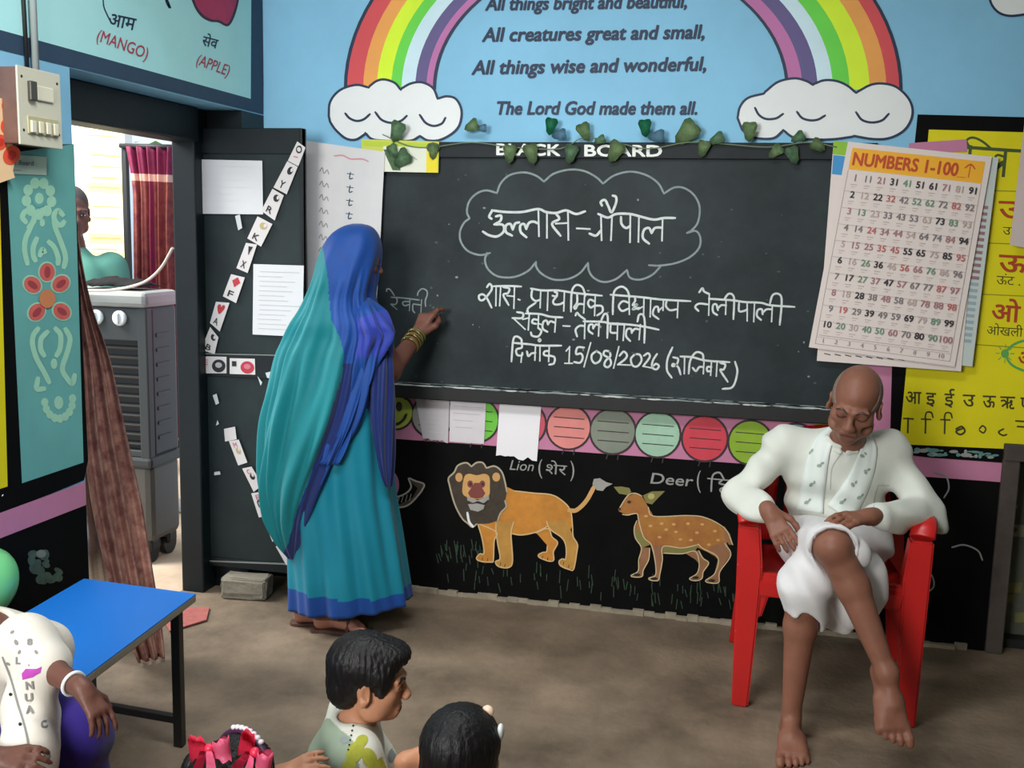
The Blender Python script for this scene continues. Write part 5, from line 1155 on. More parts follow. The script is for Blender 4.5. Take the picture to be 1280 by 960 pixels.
kur = K.mesh('shirt', .0048, m_kur, mn, kfold)
bk_ = bvh_of(kur)
Cn = Body()
for k in range(14):
    a0, a1 = 2*math.pi*k/14, 2*math.pi*(k+1)/14
    if 4.35 < (a0+a1)/2 < 5.05: continue
    c = nb+Vector((-.006, -.022, .034)); g = lambda a: c+Vector((.057*math.cos(a), .056*math.sin(a), .012*math.sin(a)+(.0 if math.sin(a) > -.6 else -.012)))
    Cn.cap(g(a0)+Vector((0, 0, -.012)), g(a1)+Vector((0, 0, -.012)), .009, .009, .006); Cn.cap(g(a0)+Vector((0, 0, .006)), g(a1)+Vector((0, 0, .006)), .007, .007, .006)
Cn.mesh('collar', .0035, m_kur, mn)
P = Paint(on_mesh(bk_, .0008), curved=True); m_seam = mat('shirt seam grey', (176, 178, 172), .9)
P.lines([[(1052, 566), (1040, 585), (1038, 612)], [(1098, 607), (1094, 620), (1092, 634)], [(1098, 607), (1112, 607)]], 1.1, m_seam, 1)
P.build('seams', kur)
# scarf with a leaf print
m_scf = mat('white scarf', (222, 230, 224), .85, .03, 12, .2); m_prt = mat('sage leaf print', (150, 166, 150), .85)
s1 = wrap('scarf', [(1044, 536), (1030, 552), (1022, 575), (1018, 600), (1014, 625), (1012, 640)], [14, 22, 27, 30, 32, 34], bk_, m_scf, mn, .006)
s2 = wrap('scarf', [(1082, 544), (1086, 560), (1080, 585), (1070, 610), (1058, 630), (1050, 642)], [12, 20, 27, 32, 36, 38], bk_, m_scf, mn, .006)
for sc, L in ((s1, ((1011, 566), (1014, 606), (1024, 582), (1008, 628), (1036, 618))), (s2, ((1078, 570), (1066, 606), (1074, 622), (1052, 628), (1082, 590)))):
    P = Paint(on_mesh(bvh_of(sc), .0008), curved=True)
    for x, y in L: P.ell((x, y), 3.2, 2.2, m_prt, 1, n=10, rot=x); P.ell((x+4, y-3), 2.4, 1.5, m_prt, 1, n=10, rot=x*2)
    P.build('leaf_print', sc)
# dhoti
m_dho = mat('white dhoti cotton', (220, 218, 218), .85, .03, 10, .2, sheen=.2)
K = Body()
K.ell((.29, 3.48, .52), (.18, .14, .085), k=.04)
K.chain([rhip, rkn+Vector((.004, .03, .008))], [.095, .078], .04)
lkc = lhip.lerp(lkn, .90); K.chain([lhip, lkc], [.095, .076], .04)
K.cap(rkn+Vector((.002, .01, .0)), rkn+Vector((.006, .012, -.085)), .076, .066, .03)
K.cap(rkn+Vector((.01, .05, -.02)), rkn+Vector((.02, .04, -.10)), .06, .05, .03)
K.ell((.345, 3.16, .47), (.085, .05, .13), k=.03); K.ell((.30, 3.19, .41), (.06, .03, .11), k=.03)
K.ell(lkn+Vector((.062, .02, -.012)), (.042, .035, .058), k=.03, R=np.array(Matrix.Rotation(-.5, 3, 'Y')))
K.cap(lkn+Vector((-.002, -.085, -.02)), lkn+Vector((.006, -.01, -.012)), .062, .060, .008, True)
K.cap(rkn+Vector((0, -.02, -.25)), rkn+Vector((.004, -.006, -.10)), .056, .054, .006, True)
K.cap(lkn+Vector((0, -.02, -.02)), lan, .058, .04, .006, True)
def dfold(x, y, z): return .0045*np.sin(85*x+30*z+2*np.sin(12*z))*np.clip((.62-z)/.12, 0, 1)+.003*np.sin(55*(z+.5*y)+20*x)
dh = K.mesh('dhoti', .0046, m_dho, mn, dfold)
# rolled edge of the cloth round the raised knee
V = [lkn+(lkn-lhip).normalized()*.004+Vector((.066*math.cos(a), -.012*math.sin(a)-.008, .064*math.sin(a)+.004)) for a in np.linspace(-.5, 3.5, 16)]
tube_obj('rolled_cloth_edge', V, [.007+.002*math.sin(k*2) for k in range(16)], m_dho, mn, 8)

# ---------------------------------------------------------------- the woman at the board
wm = thing('person', 'woman in a teal and blue sari, head veiled, writing on the blackboard', 'person', (-1.46, 3.55, 0))
B = Body(); hfw = frame(onY(445, 327, 3.56), (.80, .58, -.12), (.06, 0, 1), .88); head(B, hfw)
wsh, wel, wwr = onY(468, 402, 3.60), onY(488, 463, 3.62), onY(523, 417, 3.80)
B.cap(hfw((0, -.03, -.15)), (-1.46, 3.56, 1.14), .048, .06, .04)
B.ell((-1.47, 3.57, 1.02), (.14, .10, .18), k=.06); B.ell((-1.47, 3.57, .80), (.14, .11, .16), k=.06)
B.cap((-1.58, 3.55, 1.13), wsh, .055, .052, .05); B.chain([wsh, wel, wwr], [.046, .040, .027], .02)
B.chain([(-1.58, 3.55, 1.13), (-1.62, 3.62, .92), (-1.52, 3.74, .88)], [.045, .036, .026], .03)
htip = onY(549, 368, 3.93)
tips, hfn = hand(B, wwr, htip-wwr+Vector((-.004, -.03, -.004)), (-.35, -.80, .1), -1, 1.04, curls=[(.9, 1.0, .6), (.8, .95, .5), (.6, .85, .5), (.25, .55, .35)], spread=.05, thumb=[(.018, .026, -.008), (.050, .042, -.022), (.078, .036, -.034), (.098, .026, -.036)])
for x0, sd in ((-1.56, 1), (-1.44, -1)): B.cap((x0, 3.56, .66), (x0+.01, 3.55, .10), .075, .036, .04)
fw1 = foot(B, onZ(403, 766, .07)+Vector((.012, 0, 0)), (.98, .22, 0), (0, 0, 1), -1, .88); fw2 = foot(B, onZ(378, 758, .07)+Vector((.012, .0, 0)), (.95, .35, 0), (0, 0, 1), 1, .88)
wb = B.mesh('body', .0040, None, wm, mats=[m_skind, mat('pale heel skin', (178, 122, 104), .6)], matfn=lambda c: (c[:, 2] < .05).astype(int))
face_marks(hfw, wm, bvh_of(wb))
H = Body(); E_(H, hfw, (0, -.022, .038), (.082, .098, .09), .02); E_(H, hfw, (0, -.105, -.035), (.045, .04, .045), .03); E_(H, hfw, (0, .10, -.035), (.068, .07, .085), .01, True); H.mesh('hair', .005, m_hair, wm)
for fx in (fw1, fw2):
    bm = bmesh.new(); O = [(-.065, 0), (-.055, .03), (0, .032), (.08, .045), (.14, .05), (.185, .03), (.195, 0), (.175, -.035), (.12, -.05), (.05, -.036), (-.03, -.032), (-.06, -.018)]
    O = catmull(O, 3, True); t_ = [bm.verts.new(fx(a, b, .004)) for a, b in O]; b_ = [bm.verts.new(fx(a, b, -.008)) for a, b in O]
    bm.faces.new(t_); bm.faces.new(b_[::-1])
    for i in range(len(O)): bm.faces.new((t_[i], b_[i], b_[(i+1) % len(O)], t_[(i+1) % len(O)]))
    bmesh.ops.recalc_face_normals(bm, faces=bm.faces)
    so = bm_obj('sandal', bm, mat('brown sandal', (92, 64, 54), .7), wm)
    tube_obj('strap', [fx(.10, .046, .0), fx(.10, .03, .042), fx(.10, 0, .05), fx(.10, -.035, .036), fx(.10, -.048, .0)], .007, MATS['brown sandal'], so, 8)
def torus(c, n, R, r, m, nm, parent):
    q = Vector(n).to_track_quat('Z', 'Y').to_matrix(); c = Vector(c)
    pts = [c+q @ Vector((R*math.cos(a), R*math.sin(a), 0)) for a in np.linspace(0, 2*math.pi, 25)]
    tube_obj(nm, pts, r, m, parent, 6)
ax = (wwr-wel).normalized()
m_bg = [mat('green glass bangle', (92, 110, 60), .25), mat('gold bangle', (170, 140, 80), .3, metal=.7)]
for k in range(6): torus(wwr-ax*(.012+.0125*k), ax+Vector((.1*math.sin(k*2), 0, .1*math.cos(k*3))), .0345, .0034, m_bg[k % 2], 'bangle', wm)
tube_obj('chalk_stick', [hfn(.088, .02, -.024), hfn(.115, .024, -.03)], .0045, m_chalk, wm, 8)
# sari
m_tl = mat('teal sari cloth', (8, 118, 126), .6, .06, 5, .3, sheen=.1); m_bl = mat('blue sari cloth', (17, 66, 140), .6, .08, 8, .3, sheen=.1); m_nv = mat('navy sari border', (12, 36, 98), .6, .1, 10, .3, sheen=.2); m_vi = mat('royal blue sari cloth', (38, 58, 156), .6, .06, 8, .3, sheen=.2); m_cy = mat('bright teal skirt cloth', (7, 120, 142), .6, .05, 5, .3, sheen=.08)
def loft_rows(name, rows, mats, matfn, parent, fold, n=220, sup=2.0, m_per=9, hem=None):
    R = catmull(rows, m_per); V = []; F = []; I = []; meta = []
    for r in R:
        v, uL, uR, Yc, ry = r; a, b = onY(uL, v, Yc), onY(uR, v, Yc); cx = (a.x+b.x)/2; rx = (b.x-a.x)/2; z = (a.z+b.z)/2; zs = (b.z-a.z)/2
        for k in range(n):
            q = 2*math.pi*k/n; c, s = math.cos(q), math.sin(q)
            px = rx*math.copysign(abs(c)**(2/sup), c); py_ = ry*math.copysign(abs(s)**(2/sup), s)
            d = fold(q, v)
            V.append(Vector((cx+px+c*d, Yc+py_+s*d, z+zs*(px/rx if rx else 0)+(hem(q, v) if hem else 0)))); meta.append((q, v))
    for j in range(len(R)-1):
        for k in range(n):
            f = (j*n+k, j*n+(k+1) % n, (j+1)*n+(k+1) % n, (j+1)*n+k); F.append(f[::-1])
            c = sum((V[i] for i in f), Vector())/4; u, v = proj(c); I.append(matfn(u, v, math.sin(2*math.pi*(k+.5)/n), c))
    F.append(tuple(range(n))); I.append(I[0]); F.append(tuple(range((len(R)-1)*n, len(R)*n))[::-1]); I.append(I[-1])
    o = mesh_obj(name, V, F, mats, parent, I, True)
    bm = bmesh.new(); bm.from_mesh(o.data); bmesh.ops.recalc_face_normals(bm, faces=bm.faces); bm.to_mesh(o.data); bm.free(); return o
zh = onY(440, 752, 3.56).z
def sfold(q, v):
    a = max(0, (v-430)/320); return a*(.010*math.sin(11*q+.006*v)+.006*math.sin(19*q-.01*v+1)+.004*math.sin(7*q+2+.012*v))
loft_rows('sari_skirt', [(430, 400, 470, 3.58, .11), (470, 378, 478, 3.575, .14), (520, 366, 484, 3.57, .155), (570, 361, 487, 3.57, .162), (620, 360, 491, 3.57, .166), (670, 363, 498, 3.565, .172), (720, 366, 505, 3.56, .178), (752, 367, 510, 3.56, .182)],
    [m_cy, m_bl], lambda u, v, s, c: 1 if c.z < zh+.072 else 0, wm, sfold)
fx_ = [275, 303, 312, 330, 350, 380, 400, 420, 440, 470, 520, 560, 600, 640, 680, 700]; fy_ = [380, 398, 404, 407, 410, 412, 414, 424, 430, 428, 412, 400, 386, 371, 360, 350]
def pmat(u, v, s, c):
    f = np.interp(v, fx_, fy_)
    if s > .35 and v > 400: return 0
    if u < f: return 0
    if v > 455 and u < f+17: return 2
    if v > 440 and u > f+38: return 1
    return 1 if v > 312 or u > f+10 else 1
def pfold(q, v):
    a = min(1, max(0, (v-330)/90)); h = min(1, max(0, (v-286)/40))
    d = 1 if v < 640 else max(.2, 1-(v-640)/70)
    return d*(a*(.012*math.sin(9*q+.013*v+.8)+.007*math.sin(17*q-.016*v)+.005*math.sin(27*q+.02*v))+(1-a)*h*.0035*math.sin(8*q+.05*v))
loft_rows('sari_drape', [(279.5, 441, 452, 3.56, .012), (283, 431, 462, 3.56, .05), (292, 419, 469, 3.56, .085), (308, 409, 473, 3.56, .105), (330, 402, 471, 3.555, .115), (350, 397, 467, 3.55, .118), (370, 390, 464, 3.55, .12), (386, 383, 468, 3.545, .126), (402, 373, 478, 3.54, .135), (420, 364, 482, 3.54, .14), (442, 355, 480, 3.535, .148), (480, 347, 476, 3.53, .158), (520, 338, 466, 3.525, .160), (560, 335, 446, 3.515, .152), (600, 334, 424, 3.505, .138), (640, 340, 404, 3.495, .11), (672, 351, 390, 3.485, .078), (696, 364, 375, 3.475, .035)],
    [m_tl, m_bl, m_nv], pmat, wm, pfold, n=280, sup=2.7)
loft_rows('sari_front_fall', [(438, 470, 486, 3.53, .03), (455, 464, 489, 3.51, .05), (490, 463, 491, 3.50, .058), (530, 467, 491, 3.495, .058), (565, 473, 491, 3.495, .05), (592, 479, 490, 3.495, .035), (608, 484, 488, 3.495, .012)], [m_nv], lambda *a: 0, wm, lambda q, v: .006*math.sin(7*q+.03*v), n=90)
loft_rows('sari_shoulder_fold', [(372, 448, 462, 3.53, .02), (382, 441, 471, 3.51, .055), (394, 438, 479, 3.495, .068), (406, 438, 485, 3.485, .072), (416, 440, 490, 3.49, .072), (424, 441, 489, 3.49, .07), (436, 442, 482, 3.485, .066), (450, 442, 475, 3.475, .058), (475, 439, 466, 3.46, .045), (505, 432, 454, 3.445, .034), (540, 420, 440, 3.42, .024), (580, 404, 420, 3.39, .014)],
    [m_vi, m_bl], lambda u, v, s, c: 0 if 390+.35*(470-u) < v < 447 else 1, wm, lambda q, v: min(1, max(0, v-374)/15)*(.010*math.sin(5*q+.05*v)+.008*math.sin(11*q-.035*v)), n=160, sup=2.4)
# ---------------------------------------------------------------- children in front
def tors(B, hips, neckp, shw, r, fwd, arm_r=.03):
    """pelvis to neck for a child sitting on the floor; returns shoulder points"""
    hips, neckp = Vector(hips), Vector(neckp); f = Vector((fwd[0], fwd[1], 0)).normalized(); sd = f.cross(Vector((0, 0, 1)))   # sd: right-hand side
    ch_ = hips.lerp(neckp, .68); R = np.array(rotm(f)); B.ell(hips, (r*1.05, r*.85, r*.8), R, .04); B.ell(hips.lerp(neckp, .4), (r, r*.75, r), R, .05); B.ell(ch_, (r*1.05, r*.72, r*.9), R, .05)
    rs, ls = neckp+sd*shw-Vector((0, 0, .045)), neckp-sd*shw-Vector((0, 0, .045)); B.cap(rs, ls, arm_r*1.25, arm_r*1.25, .04)
    return rs, ls, f, sd
def crossed(B, hips, f, sd, s, wd=.20):
    h = Vector(hips)
    for q in (-1, 1):
        k = h+f*.22*s+sd*q*wd*s; k.z = .07*s+.01; a = h+f*.26*s-sd*q*.10*s; a.z = .045*s
        B.cap(h+sd*q*.07*s, k, .072*s, .055*s, .03); B.cap(k, a, .05*s, .032*s, .02)
def hairstyle(f, name, parent, prims, subs, res=.0045, amp=.003):
    H = Body()
    for c, r in prims: E_(H, f, c, r, .025)
    for c, r in subs: E_(H, f, c, r, .008, True)
    rx = f.R @ Vector((1, 0, 0)); c0 = f((0, 0, 0)); up = f.R @ Vector((0, 0, 1)); fw = f.R @ Vector((0, 1, 0))
    def dsp(x, y, z):
        a = (x-c0.x)*rx.x+(y-c0.y)*rx.y+(z-c0.z)*rx.z; b = (x-c0.x)*fw.x+(y-c0.y)*fw.y+(z-c0.z)*fw.z; g = (x-c0.x)*up.x+(y-c0.y)*up.y+(z-c0.z)*up.z
        th = np.arctan2(a, b); return amp*np.sin(31*th+3*np.sin(40*g))+amp*.8*np.sin(57*th-25*g+2*np.sin(60*a))
    return H.mesh(name, res, m_hair, parent, dsp)
# boy in profile
by = thing('person', 'boy with short black hair seen in profile, in a leaf-print white shirt', 'person', (-.8, 2.05, 0))
bf = frame(onY(462, 850, 2.05), (.97, .24, -.10), (0, 0, 1), .82)
B = Body(); head(B, bf, child=True)
nk = bf((0, -.03, -.115)); hp = nk+Vector((-.05, -.03, 0)); hp.z = .075
rs, ls, f_, sd = tors(B, hp, nk, .105, .095, (.9, .42))
rel_ = rs+Vector((.05, .0, -.15)); rwr_ = onY(508, 950, 1.93); B.chain([rs, rel_, rwr_], [.033, .027, .018], .02); hand(B, rwr_, (.8, .2, .25), (.2, -.8, .4), -1, .6)
lel_ = ls+Vector((.06, .04, -.16)); B.chain([ls, lel_, lel_+Vector((.12, -.02, -.02))], [.033, .027, .018], .02); hand(B, lel_+Vector((.12, -.02, -.02)), (.9, -.2, -.2), (0, .3, .9), 1, .6)
crossed(B, hp, f_, sd, .85)
bo = B.mesh('body', .004, m_skinc, by); face_marks(bf, by, bvh_of(bo))
hairstyle(bf, 'hair', by, [((0, -.016, .046), (.086, .107, .09)), ((0, -.06, -.02), (.068, .055, .065)), ((.0, .055, .085), (.06, .05, .03)), ((.06, .03, .02), (.024, .03, .045)), ((-.06, .03, .02), (.024, .03, .045))],
          [((0, .117, -.022), (.1, .074, .096)), ((.095, .012, -.03), (.035, .036, .05)), ((-.095, .012, -.03), (.035, .036, .05))], amp=.0013)
K = Body(); tors(K, hp, nk+Vector((0, 0, .008)), .108, .115, (.9, .42), .043); K.chain([rs, rs.lerp(rel_, .85)], [.052, .05], .03); K.chain([ls, ls.lerp(lel_, .85)], [.052, .05], .03)
K.cap(nk+Vector((.012, 0, .07)), nk+Vector((.004, 0, .0)), .044, .042, .008, True)
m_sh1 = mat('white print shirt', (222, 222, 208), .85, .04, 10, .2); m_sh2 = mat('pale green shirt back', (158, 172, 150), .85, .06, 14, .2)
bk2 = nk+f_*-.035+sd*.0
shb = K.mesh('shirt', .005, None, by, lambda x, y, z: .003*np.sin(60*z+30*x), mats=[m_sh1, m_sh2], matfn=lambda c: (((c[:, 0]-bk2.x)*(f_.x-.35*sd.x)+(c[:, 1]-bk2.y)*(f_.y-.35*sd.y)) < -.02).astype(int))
P = Paint(on_mesh(bvh_of(shb), .0008), curved=True); m_yg = mat('lime leaf print', (176, 178, 60), .85, .15, 40); m_gp = mat('grey leaf print', (150, 158, 156), .85)
for x, y, rx, ry, ro, mm in ((444, 940, 10, 16, .5, m_yg), (462, 948, 9, 14, -.4, m_yg), (436, 958, 8, 10, 1, m_yg), (476, 958, 7, 12, .2, m_yg), (452, 926, 7, 9, .8, m_yg), (496, 922, 10, 7, -.5, m_gp), (508, 912, 6, 4, .8, m_gp), (490, 944, 5, 9, .2, m_gp), (430, 925, 6, 5, 0, m_gp)): P.ell((x, y), rx, ry, mm, 1, n=14, rot=ro)
for k in range(9): P.ell((445-k*1.2, 889+k*6), 1.3, 1.3, m_blk, 2, n=8)
P.build('leaf_print', shb)
# girl with loose dark hair, from behind
g2 = thing('person', 'child with smooth dark hair seen from behind, right of the boy', 'person', (-.5, 1.75, 0))
gf = frame(onY(578, 948, 1.76), (.25, .95, -.12), (0, 0, 1), .80)
B = Body(); head(B, gf, child=True); nk = gf((0, -.03, -.155)); hp = nk+Vector((-.01, -.05, 0)); hp.z = .07
rs, ls, f_, sd = tors(B, hp, nk, .10, .09, (.25, .95)); crossed(B, hp, f_, sd, .8, .10)
for sh_, q in ((rs, 1), (ls, -1)):
    el = sh_+sd*q*.03+f_*.05-Vector((0, 0, .15)); wr = el+f_*.13-sd*q*.04; B.chain([sh_, el, wr], [.032, .026, .018], .02); hand(B, wr, f_-sd*q*.3, (0, 0, 1), -q, .6)
bo = B.mesh('body', .0045, m_skinc, g2); face_marks(gf, g2, bvh_of(bo))
hairstyle(gf, 'hair', g2, [((0, -.016, .04), (.092, .108, .094)), ((0, -.05, -.05), (.085, .065, .085)), ((.06, -.01, -.05), (.03, .045, .07)), ((-.06, -.01, -.05), (.03, .045, .07))], [((0, .115, -.045), (.08, .07, .09))], amp=.0009)
K = Body(); tors(K, hp, nk-Vector((0, 0, .014)), .103, .108, (.25, .95), .042); K.cap(nk+Vector((0, 0, .05)), nk+Vector((0, 0, -.02)), .047, .046, .008, True)
for sh_, q in ((rs, 1), (ls, -1)): K.cap(sh_, sh_+sd*q*.02+f_*.03-Vector((0, 0, .10)), .05, .048, .03)
K.mesh('dress', .0055, mat('plum dress', (110, 60, 90), .85, .1, 12, .2), g2)
bm = bmesh.new(); ellip(bm, gf((.042, .03, .115)), (.012, .008, .012)); bm_obj('hair_clip', bm, mat('peach clip', (240, 206, 180), .4), g2)
bm = bmesh.new(); ellip(bm, gf((.08, .03, .075)), (.007, .012, .016)); bm_obj('hair_clip', bm, m_white, g2)
# girl with red ribbon bows
g1 = thing('person', 'girl with pink-red ribbon bows and a beaded hairband, bottom of the photo', 'person', (-.95, 1.65, 0))
gf = frame(onY(297, 984, 1.68), (.30, .93, -.05), (0, 0, 1), .80)
B = Body(); head(B, gf, child=True); nk = gf((0, -.03, -.155)); hp = nk+Vector((-.01, -.05, 0)); hp.z = .07
rs, ls, f_, sd = tors(B, hp, nk, .10, .09, (.3, .93)); crossed(B, hp, f_, sd, .85)
el = rs+sd*.07-Vector((0, 0, .10)); wr = onY(352, 968, 1.72); B.chain([rs, el, wr], [.032, .026, .018], .02); hand(B, wr, (.75, .15, .35), (-.2, -.6, .7), -1, .62, curls=[(.2, .3, .2), (.2, .4, .3), (.3, .4, .3), (.2, .3, .2)])
el = ls-sd*.03+f_*.05-Vector((0, 0, .15)); wr = el+f_*.13; B.chain([ls, el, wr], [.032, .026, .018], .02); hand(B, wr, f_, (0, 0, 1), 1, .6)
bo = B.mesh('body', .0042, m_skinc, g1); face_marks(gf, g1, bvh_of(bo))
hairstyle(gf, 'hair', g1, [((0, -.014, .04), (.086, .104, .09)), ((0, -.05, -.03), (.075, .06, .075)), ((-.094, -.045, .03), (.034, .036, .05)), ((.08, -.06, .0), (.03, .03, .05))], [((0, .105, -.045), (.085, .07, .09))], amp=.0018)
hb = [gf((.088*math.cos(a), .018, .043+.09*math.sin(a))) for a in np.linspace(.15, math.pi-.15, 24)]
ho = tube_obj('hairband', hb, .006, mat('plum band', (74, 34, 70), .5), g1, 8)
for a in np.linspace(.95, 1.95, 8):
    bm = bmesh.new(); ellip(bm, gf((.095*math.cos(a), .018, .043+.098*math.sin(a))), (.0062, .006, .005), u=10, v=8); bm_obj('bead', bm, mat('pearl bead', (226, 218, 222), .25), ho)
K = Body(); tors(K, hp, nk-Vector((0, 0, .014)), .103, .108, (.3, .93), .042); K.cap(nk+Vector((0, 0, .05)), nk+Vector((0, 0, -.02)), .047, .046, .008, True)
for sh_, q in ((rs, 1), (ls, -1)): K.cap(sh_, sh_+sd*q*.03-Vector((0, 0, .09)), .05, .048, .03)
K.mesh('dress', .0055, mat('crimson dress', (170, 40, 70), .85, .1, 12, .2), g1)
m_rib = mat('red satin ribbon', (226, 48, 82), .4, .12, 20, .5); m_rib2 = mat('pink satin ribbon', (246, 112, 150), .4, .1, 20, .5)
def bow(c, sx, ang, tilt):
    """two pinched loops, a knot and two tails"""
    c = Vector(c); R = gf.R @ Matrix.Rotation(ang, 3, 'Y') @ Matrix.Rotation(tilt, 3, 'Z')
    for q in (-1, 1):
        bm = bmesh.new(); n = 16; rows_ = []
        for w_ in (-1, -.33, .33, 1):
            rows_.append([bm.verts.new(c+R @ (Vector((q*(.006+.034*(1-math.cos(t))*.5*1.15), .016*math.sin(t)*math.sin(t/2), w_*(.006+.017*math.sin(t/2))+.004*math.sin(5*t)*w_))*sx)) for t in np.linspace(0, 2*math.pi, n)])
        for a in range(3):
            for k in range(n-1): bm.faces.new((rows_[a][k], rows_[a][k+1], rows_[a+1][k+1], rows_[a+1][k])).smooth = True
        bmesh.ops.solidify(bm, geom=bm.faces[:], thickness=.0015); bm_obj('ribbon_loop', bm, m_rib if q < 0 else m_rib2, g1)
        bm = bmesh.new(); r_ = []
        for k in range(8):
            t = k/7; p = Vector((q*(.006+.018*t), -.012-.01*math.sin(3*t), -.055*t)); r_.append([bm.verts.new(c+R @ ((p+Vector((q*d*(.008+.006*t), .004*math.sin(6*t), 0)))*sx)) for d in (-1, 1)])
        for k in range(7): bm.faces.new((r_[k][0], r_[k][1], r_[k+1][1], r_[k+1][0])).smooth = True
        bmesh.ops.solidify(bm, geom=bm.faces[:], thickness=.0015); bm_obj('ribbon_tail', bm, m_rib2 if q > 0 else m_rib, g1)
    bm = bmesh.new(); ellip(bm, c, (.010*sx, .010*sx, .011*sx)); bm_obj('ribbon_knot', bm, m_rib, g1)
bow(onY(262, 936, 1.60), .95, -.2, .2); bow(onY(319, 941, 1.58), .95, .2, -.2)
# child on the left, on a second bench
be['label'] = 'low blue-topped bench with black metal legs by the teal pillar'
lc = thing('person', 'child in a lettered white shirt and purple bottoms, cut off by the left edge', 'person', (-1.6, 1.6, ZB))
FW = (.62, -.78)
nk = onY(-24, 786, 1.60); lf = frame(nk+Vector((-.045, -.01, .135)), (.45, -.88, -.1), (0, 0, 1), .82)
B = Body(); head(B, lf, child=True); hp = Vector((nk.x-.05, nk.y+.03, ZB+.085))
rs, ls, f_, sd = tors(B, hp, nk, .105, .095, FW)
ls = onY(30, 806, 1.60); el = onY(62, 836, 1.56); wr = onY(104, 862, 1.52)
B.chain([ls+Vector((-.05, 0, -.01)), ls, el, wr], [.038, .031, .024, .0165], .02)
hand(B, wr, onY(136, 908, 1.51)-wr, (.55, -.15, .8), 1, .62, curls=[(.5, .4, .3), (.45, .4, .3), (.4, .35, .3), (.25, .3, .2)], spread=.1)
rel_ = rs+Vector((-.02, -.02, -.16)); rwr_ = onY(-10, 948, 1.38); B.chain([rs, rel_, rwr_], [.034, .028, .019], .02); hand(B, rwr_, (.8, .1, .05), (-.1, -.6, .7), -1, .66, curl=(.4, .5, .4))
kn = onY(92, 914, 1.60); kn2 = onY(-40, 1075, 1.42)
for hq, k_ in ((hp-sd*.06, kn), (hp+sd*.06, kn2)):
    B.cap(hq, k_, .07, .052, .03); an = Vector((k_.x+.03, k_.y-.03, .065)); B.chain([k_, k_.lerp(an, .35), an], [.05, .045, .027], .02); foot(B, an, (FW[0], FW[1], 0), (0, 0, 1), 1 if k_ is kn2 else -1, .75)
sc = hp-f_*.05; zs = hp.z-.085; st = thing('stool', 'small dark wooden stool mostly hidden under the child at the left edge', 'stool', (sc.x, sc.y, 0)); m_wd = mat('dark stool wood', (70, 48, 36), .6, .15, 14)
box_obj('seat', (sc.x-.11, sc.y-.11, zs-.025), (sc.x+.11, sc.y+.11, zs), m_wd, st, .006)
for qx in (-1, 1):
    for qy in (-1, 1): box_obj('leg', (sc.x+qx*.09-.014, sc.y+qy*.09-.014, 0), (sc.x+qx*.09+.014, sc.y+qy*.09+.014, zs-.02), m_wd, st, .003)
    box_obj('crossbar', (sc.x+qx*.09-.008, sc.y-.09, .14), (sc.x+qx*.09+.008, sc.y+.09, .165), m_wd, st, .002)
bo = B.mesh('body', .0045, m_skind, lc); face_marks(lf, lc, bvh_of(bo))
hairstyle(lf, 'hair', lc, [((0, -.016, .046), (.084, .104, .088)), ((0, -.06, -.02), (.066, .055, .065))], [((0, .105, -.035), (.085, .066, .088)), ((.095, .012, -.03), (.035, .032, .045)), ((-.095, .012, -.03), (.035, .032, .045))])
K = Body(); tors(K, hp+Vector((0, 0, -.01)), nk-Vector((0, 0, .012)), .11, .12, FW, .045); K.chain([ls+Vector((-.08, 0, -.02)), ls, ls.lerp(el, .80)], [.052, .050, .046], .03); K.cap(rs, rs.lerp(rel_, .7), .052, .05, .03)
K.ell(onY(40, 905, 1.54), (.055, .05, .10), k=.04); K.ell(onY(36, 945, 1.48), (.05, .045, .07), k=.04)
K.cap(nk+Vector((.01, -.01, .05)), nk+Vector((0, 0, -.02)), .05, .048, .008, True); K.cap(nk+f_*.10+Vector((0, 0, -.02)), nk+f_*.12+Vector((0, 0, -.10)), .02, .004, .01, True)
shl = K.mesh('shirt', .0048, mat('white lettered shirt', (232, 226, 214), .85, .04, 10, .2), lc, lambda x, y, z: .003*np.sin(50*z+40*x))
P = Paint(on_mesh(bvh_of(shl), .0008), curved=True); m_pg = mat('grey print', (140, 138, 136), .85); m_mg = mat('magenta print', (186, 70, 176), .85)
P.line([(3, 822), (14, 850), (22, 880), (30, 905), (36, 935), (37, 960)], 2.6, m_pg, 1)
for x, y in ((13, 868), (25, 905), (43, 949)): P.ell((x, y), 2.2, 2.2, m_blk, 2, n=10)
P.blob([(27, 842), (32, 836), (46, 836), (52, 833), (50, 841), (40, 847), (28, 850)], m_mg, 1)
P.line([(35, 800), (36, 832)], 2, m_pg, 1); P.text('8', (34, 806), (40, 806), 8, m_pg, 1, bold=.05); P.text('L', (20, 830), (25, 830), 9, m_pg, 1, bold=.05)
for ch_, x, y in (('N', 33, 862), ('U', 32, 877), ('A', 33, 892)): P.text(ch_, (x, y), (x+9, y-1), 10, m_pg, 1, bold=.05)
P.text('C', (53, 910), (60, 908), 9, m_pg, 1, bold=.05); P.text('O', (56, 950), (64, 948), 9, m_pg, 1, bold=.05)
for x, y, r in ((15, 790, 3), (20, 803, 4), (24, 815, 3), (10, 830, 3), (45, 815, 3)): P.ell((x, y), r, r*.6, m_pg, 1, n=9, rot=x)
P.build('letter_print', shl)
K = Body(); K.ell(hp+Vector((0, 0, -.02)), (.125, .12, .075), k=.04)
for hq, k_ in ((hp-sd*.06, kn), (hp+sd*.06, kn2)): K.cap(hq, k_, .08, .062, .04); an = Vector((k_.x+.03, k_.y-.03, .065)); K.cap(k_, k_.lerp(an, .72), .062, .058, .03)
K.mesh('purple_bottoms', .005, mat('deep purple cloth', (42, 24, 116), .75, .08, 8, .25, sheen=.2), lc, lambda x, y, z: .004*np.sin(45*x+60*z)+.003*np.sin(70*y-20*z))
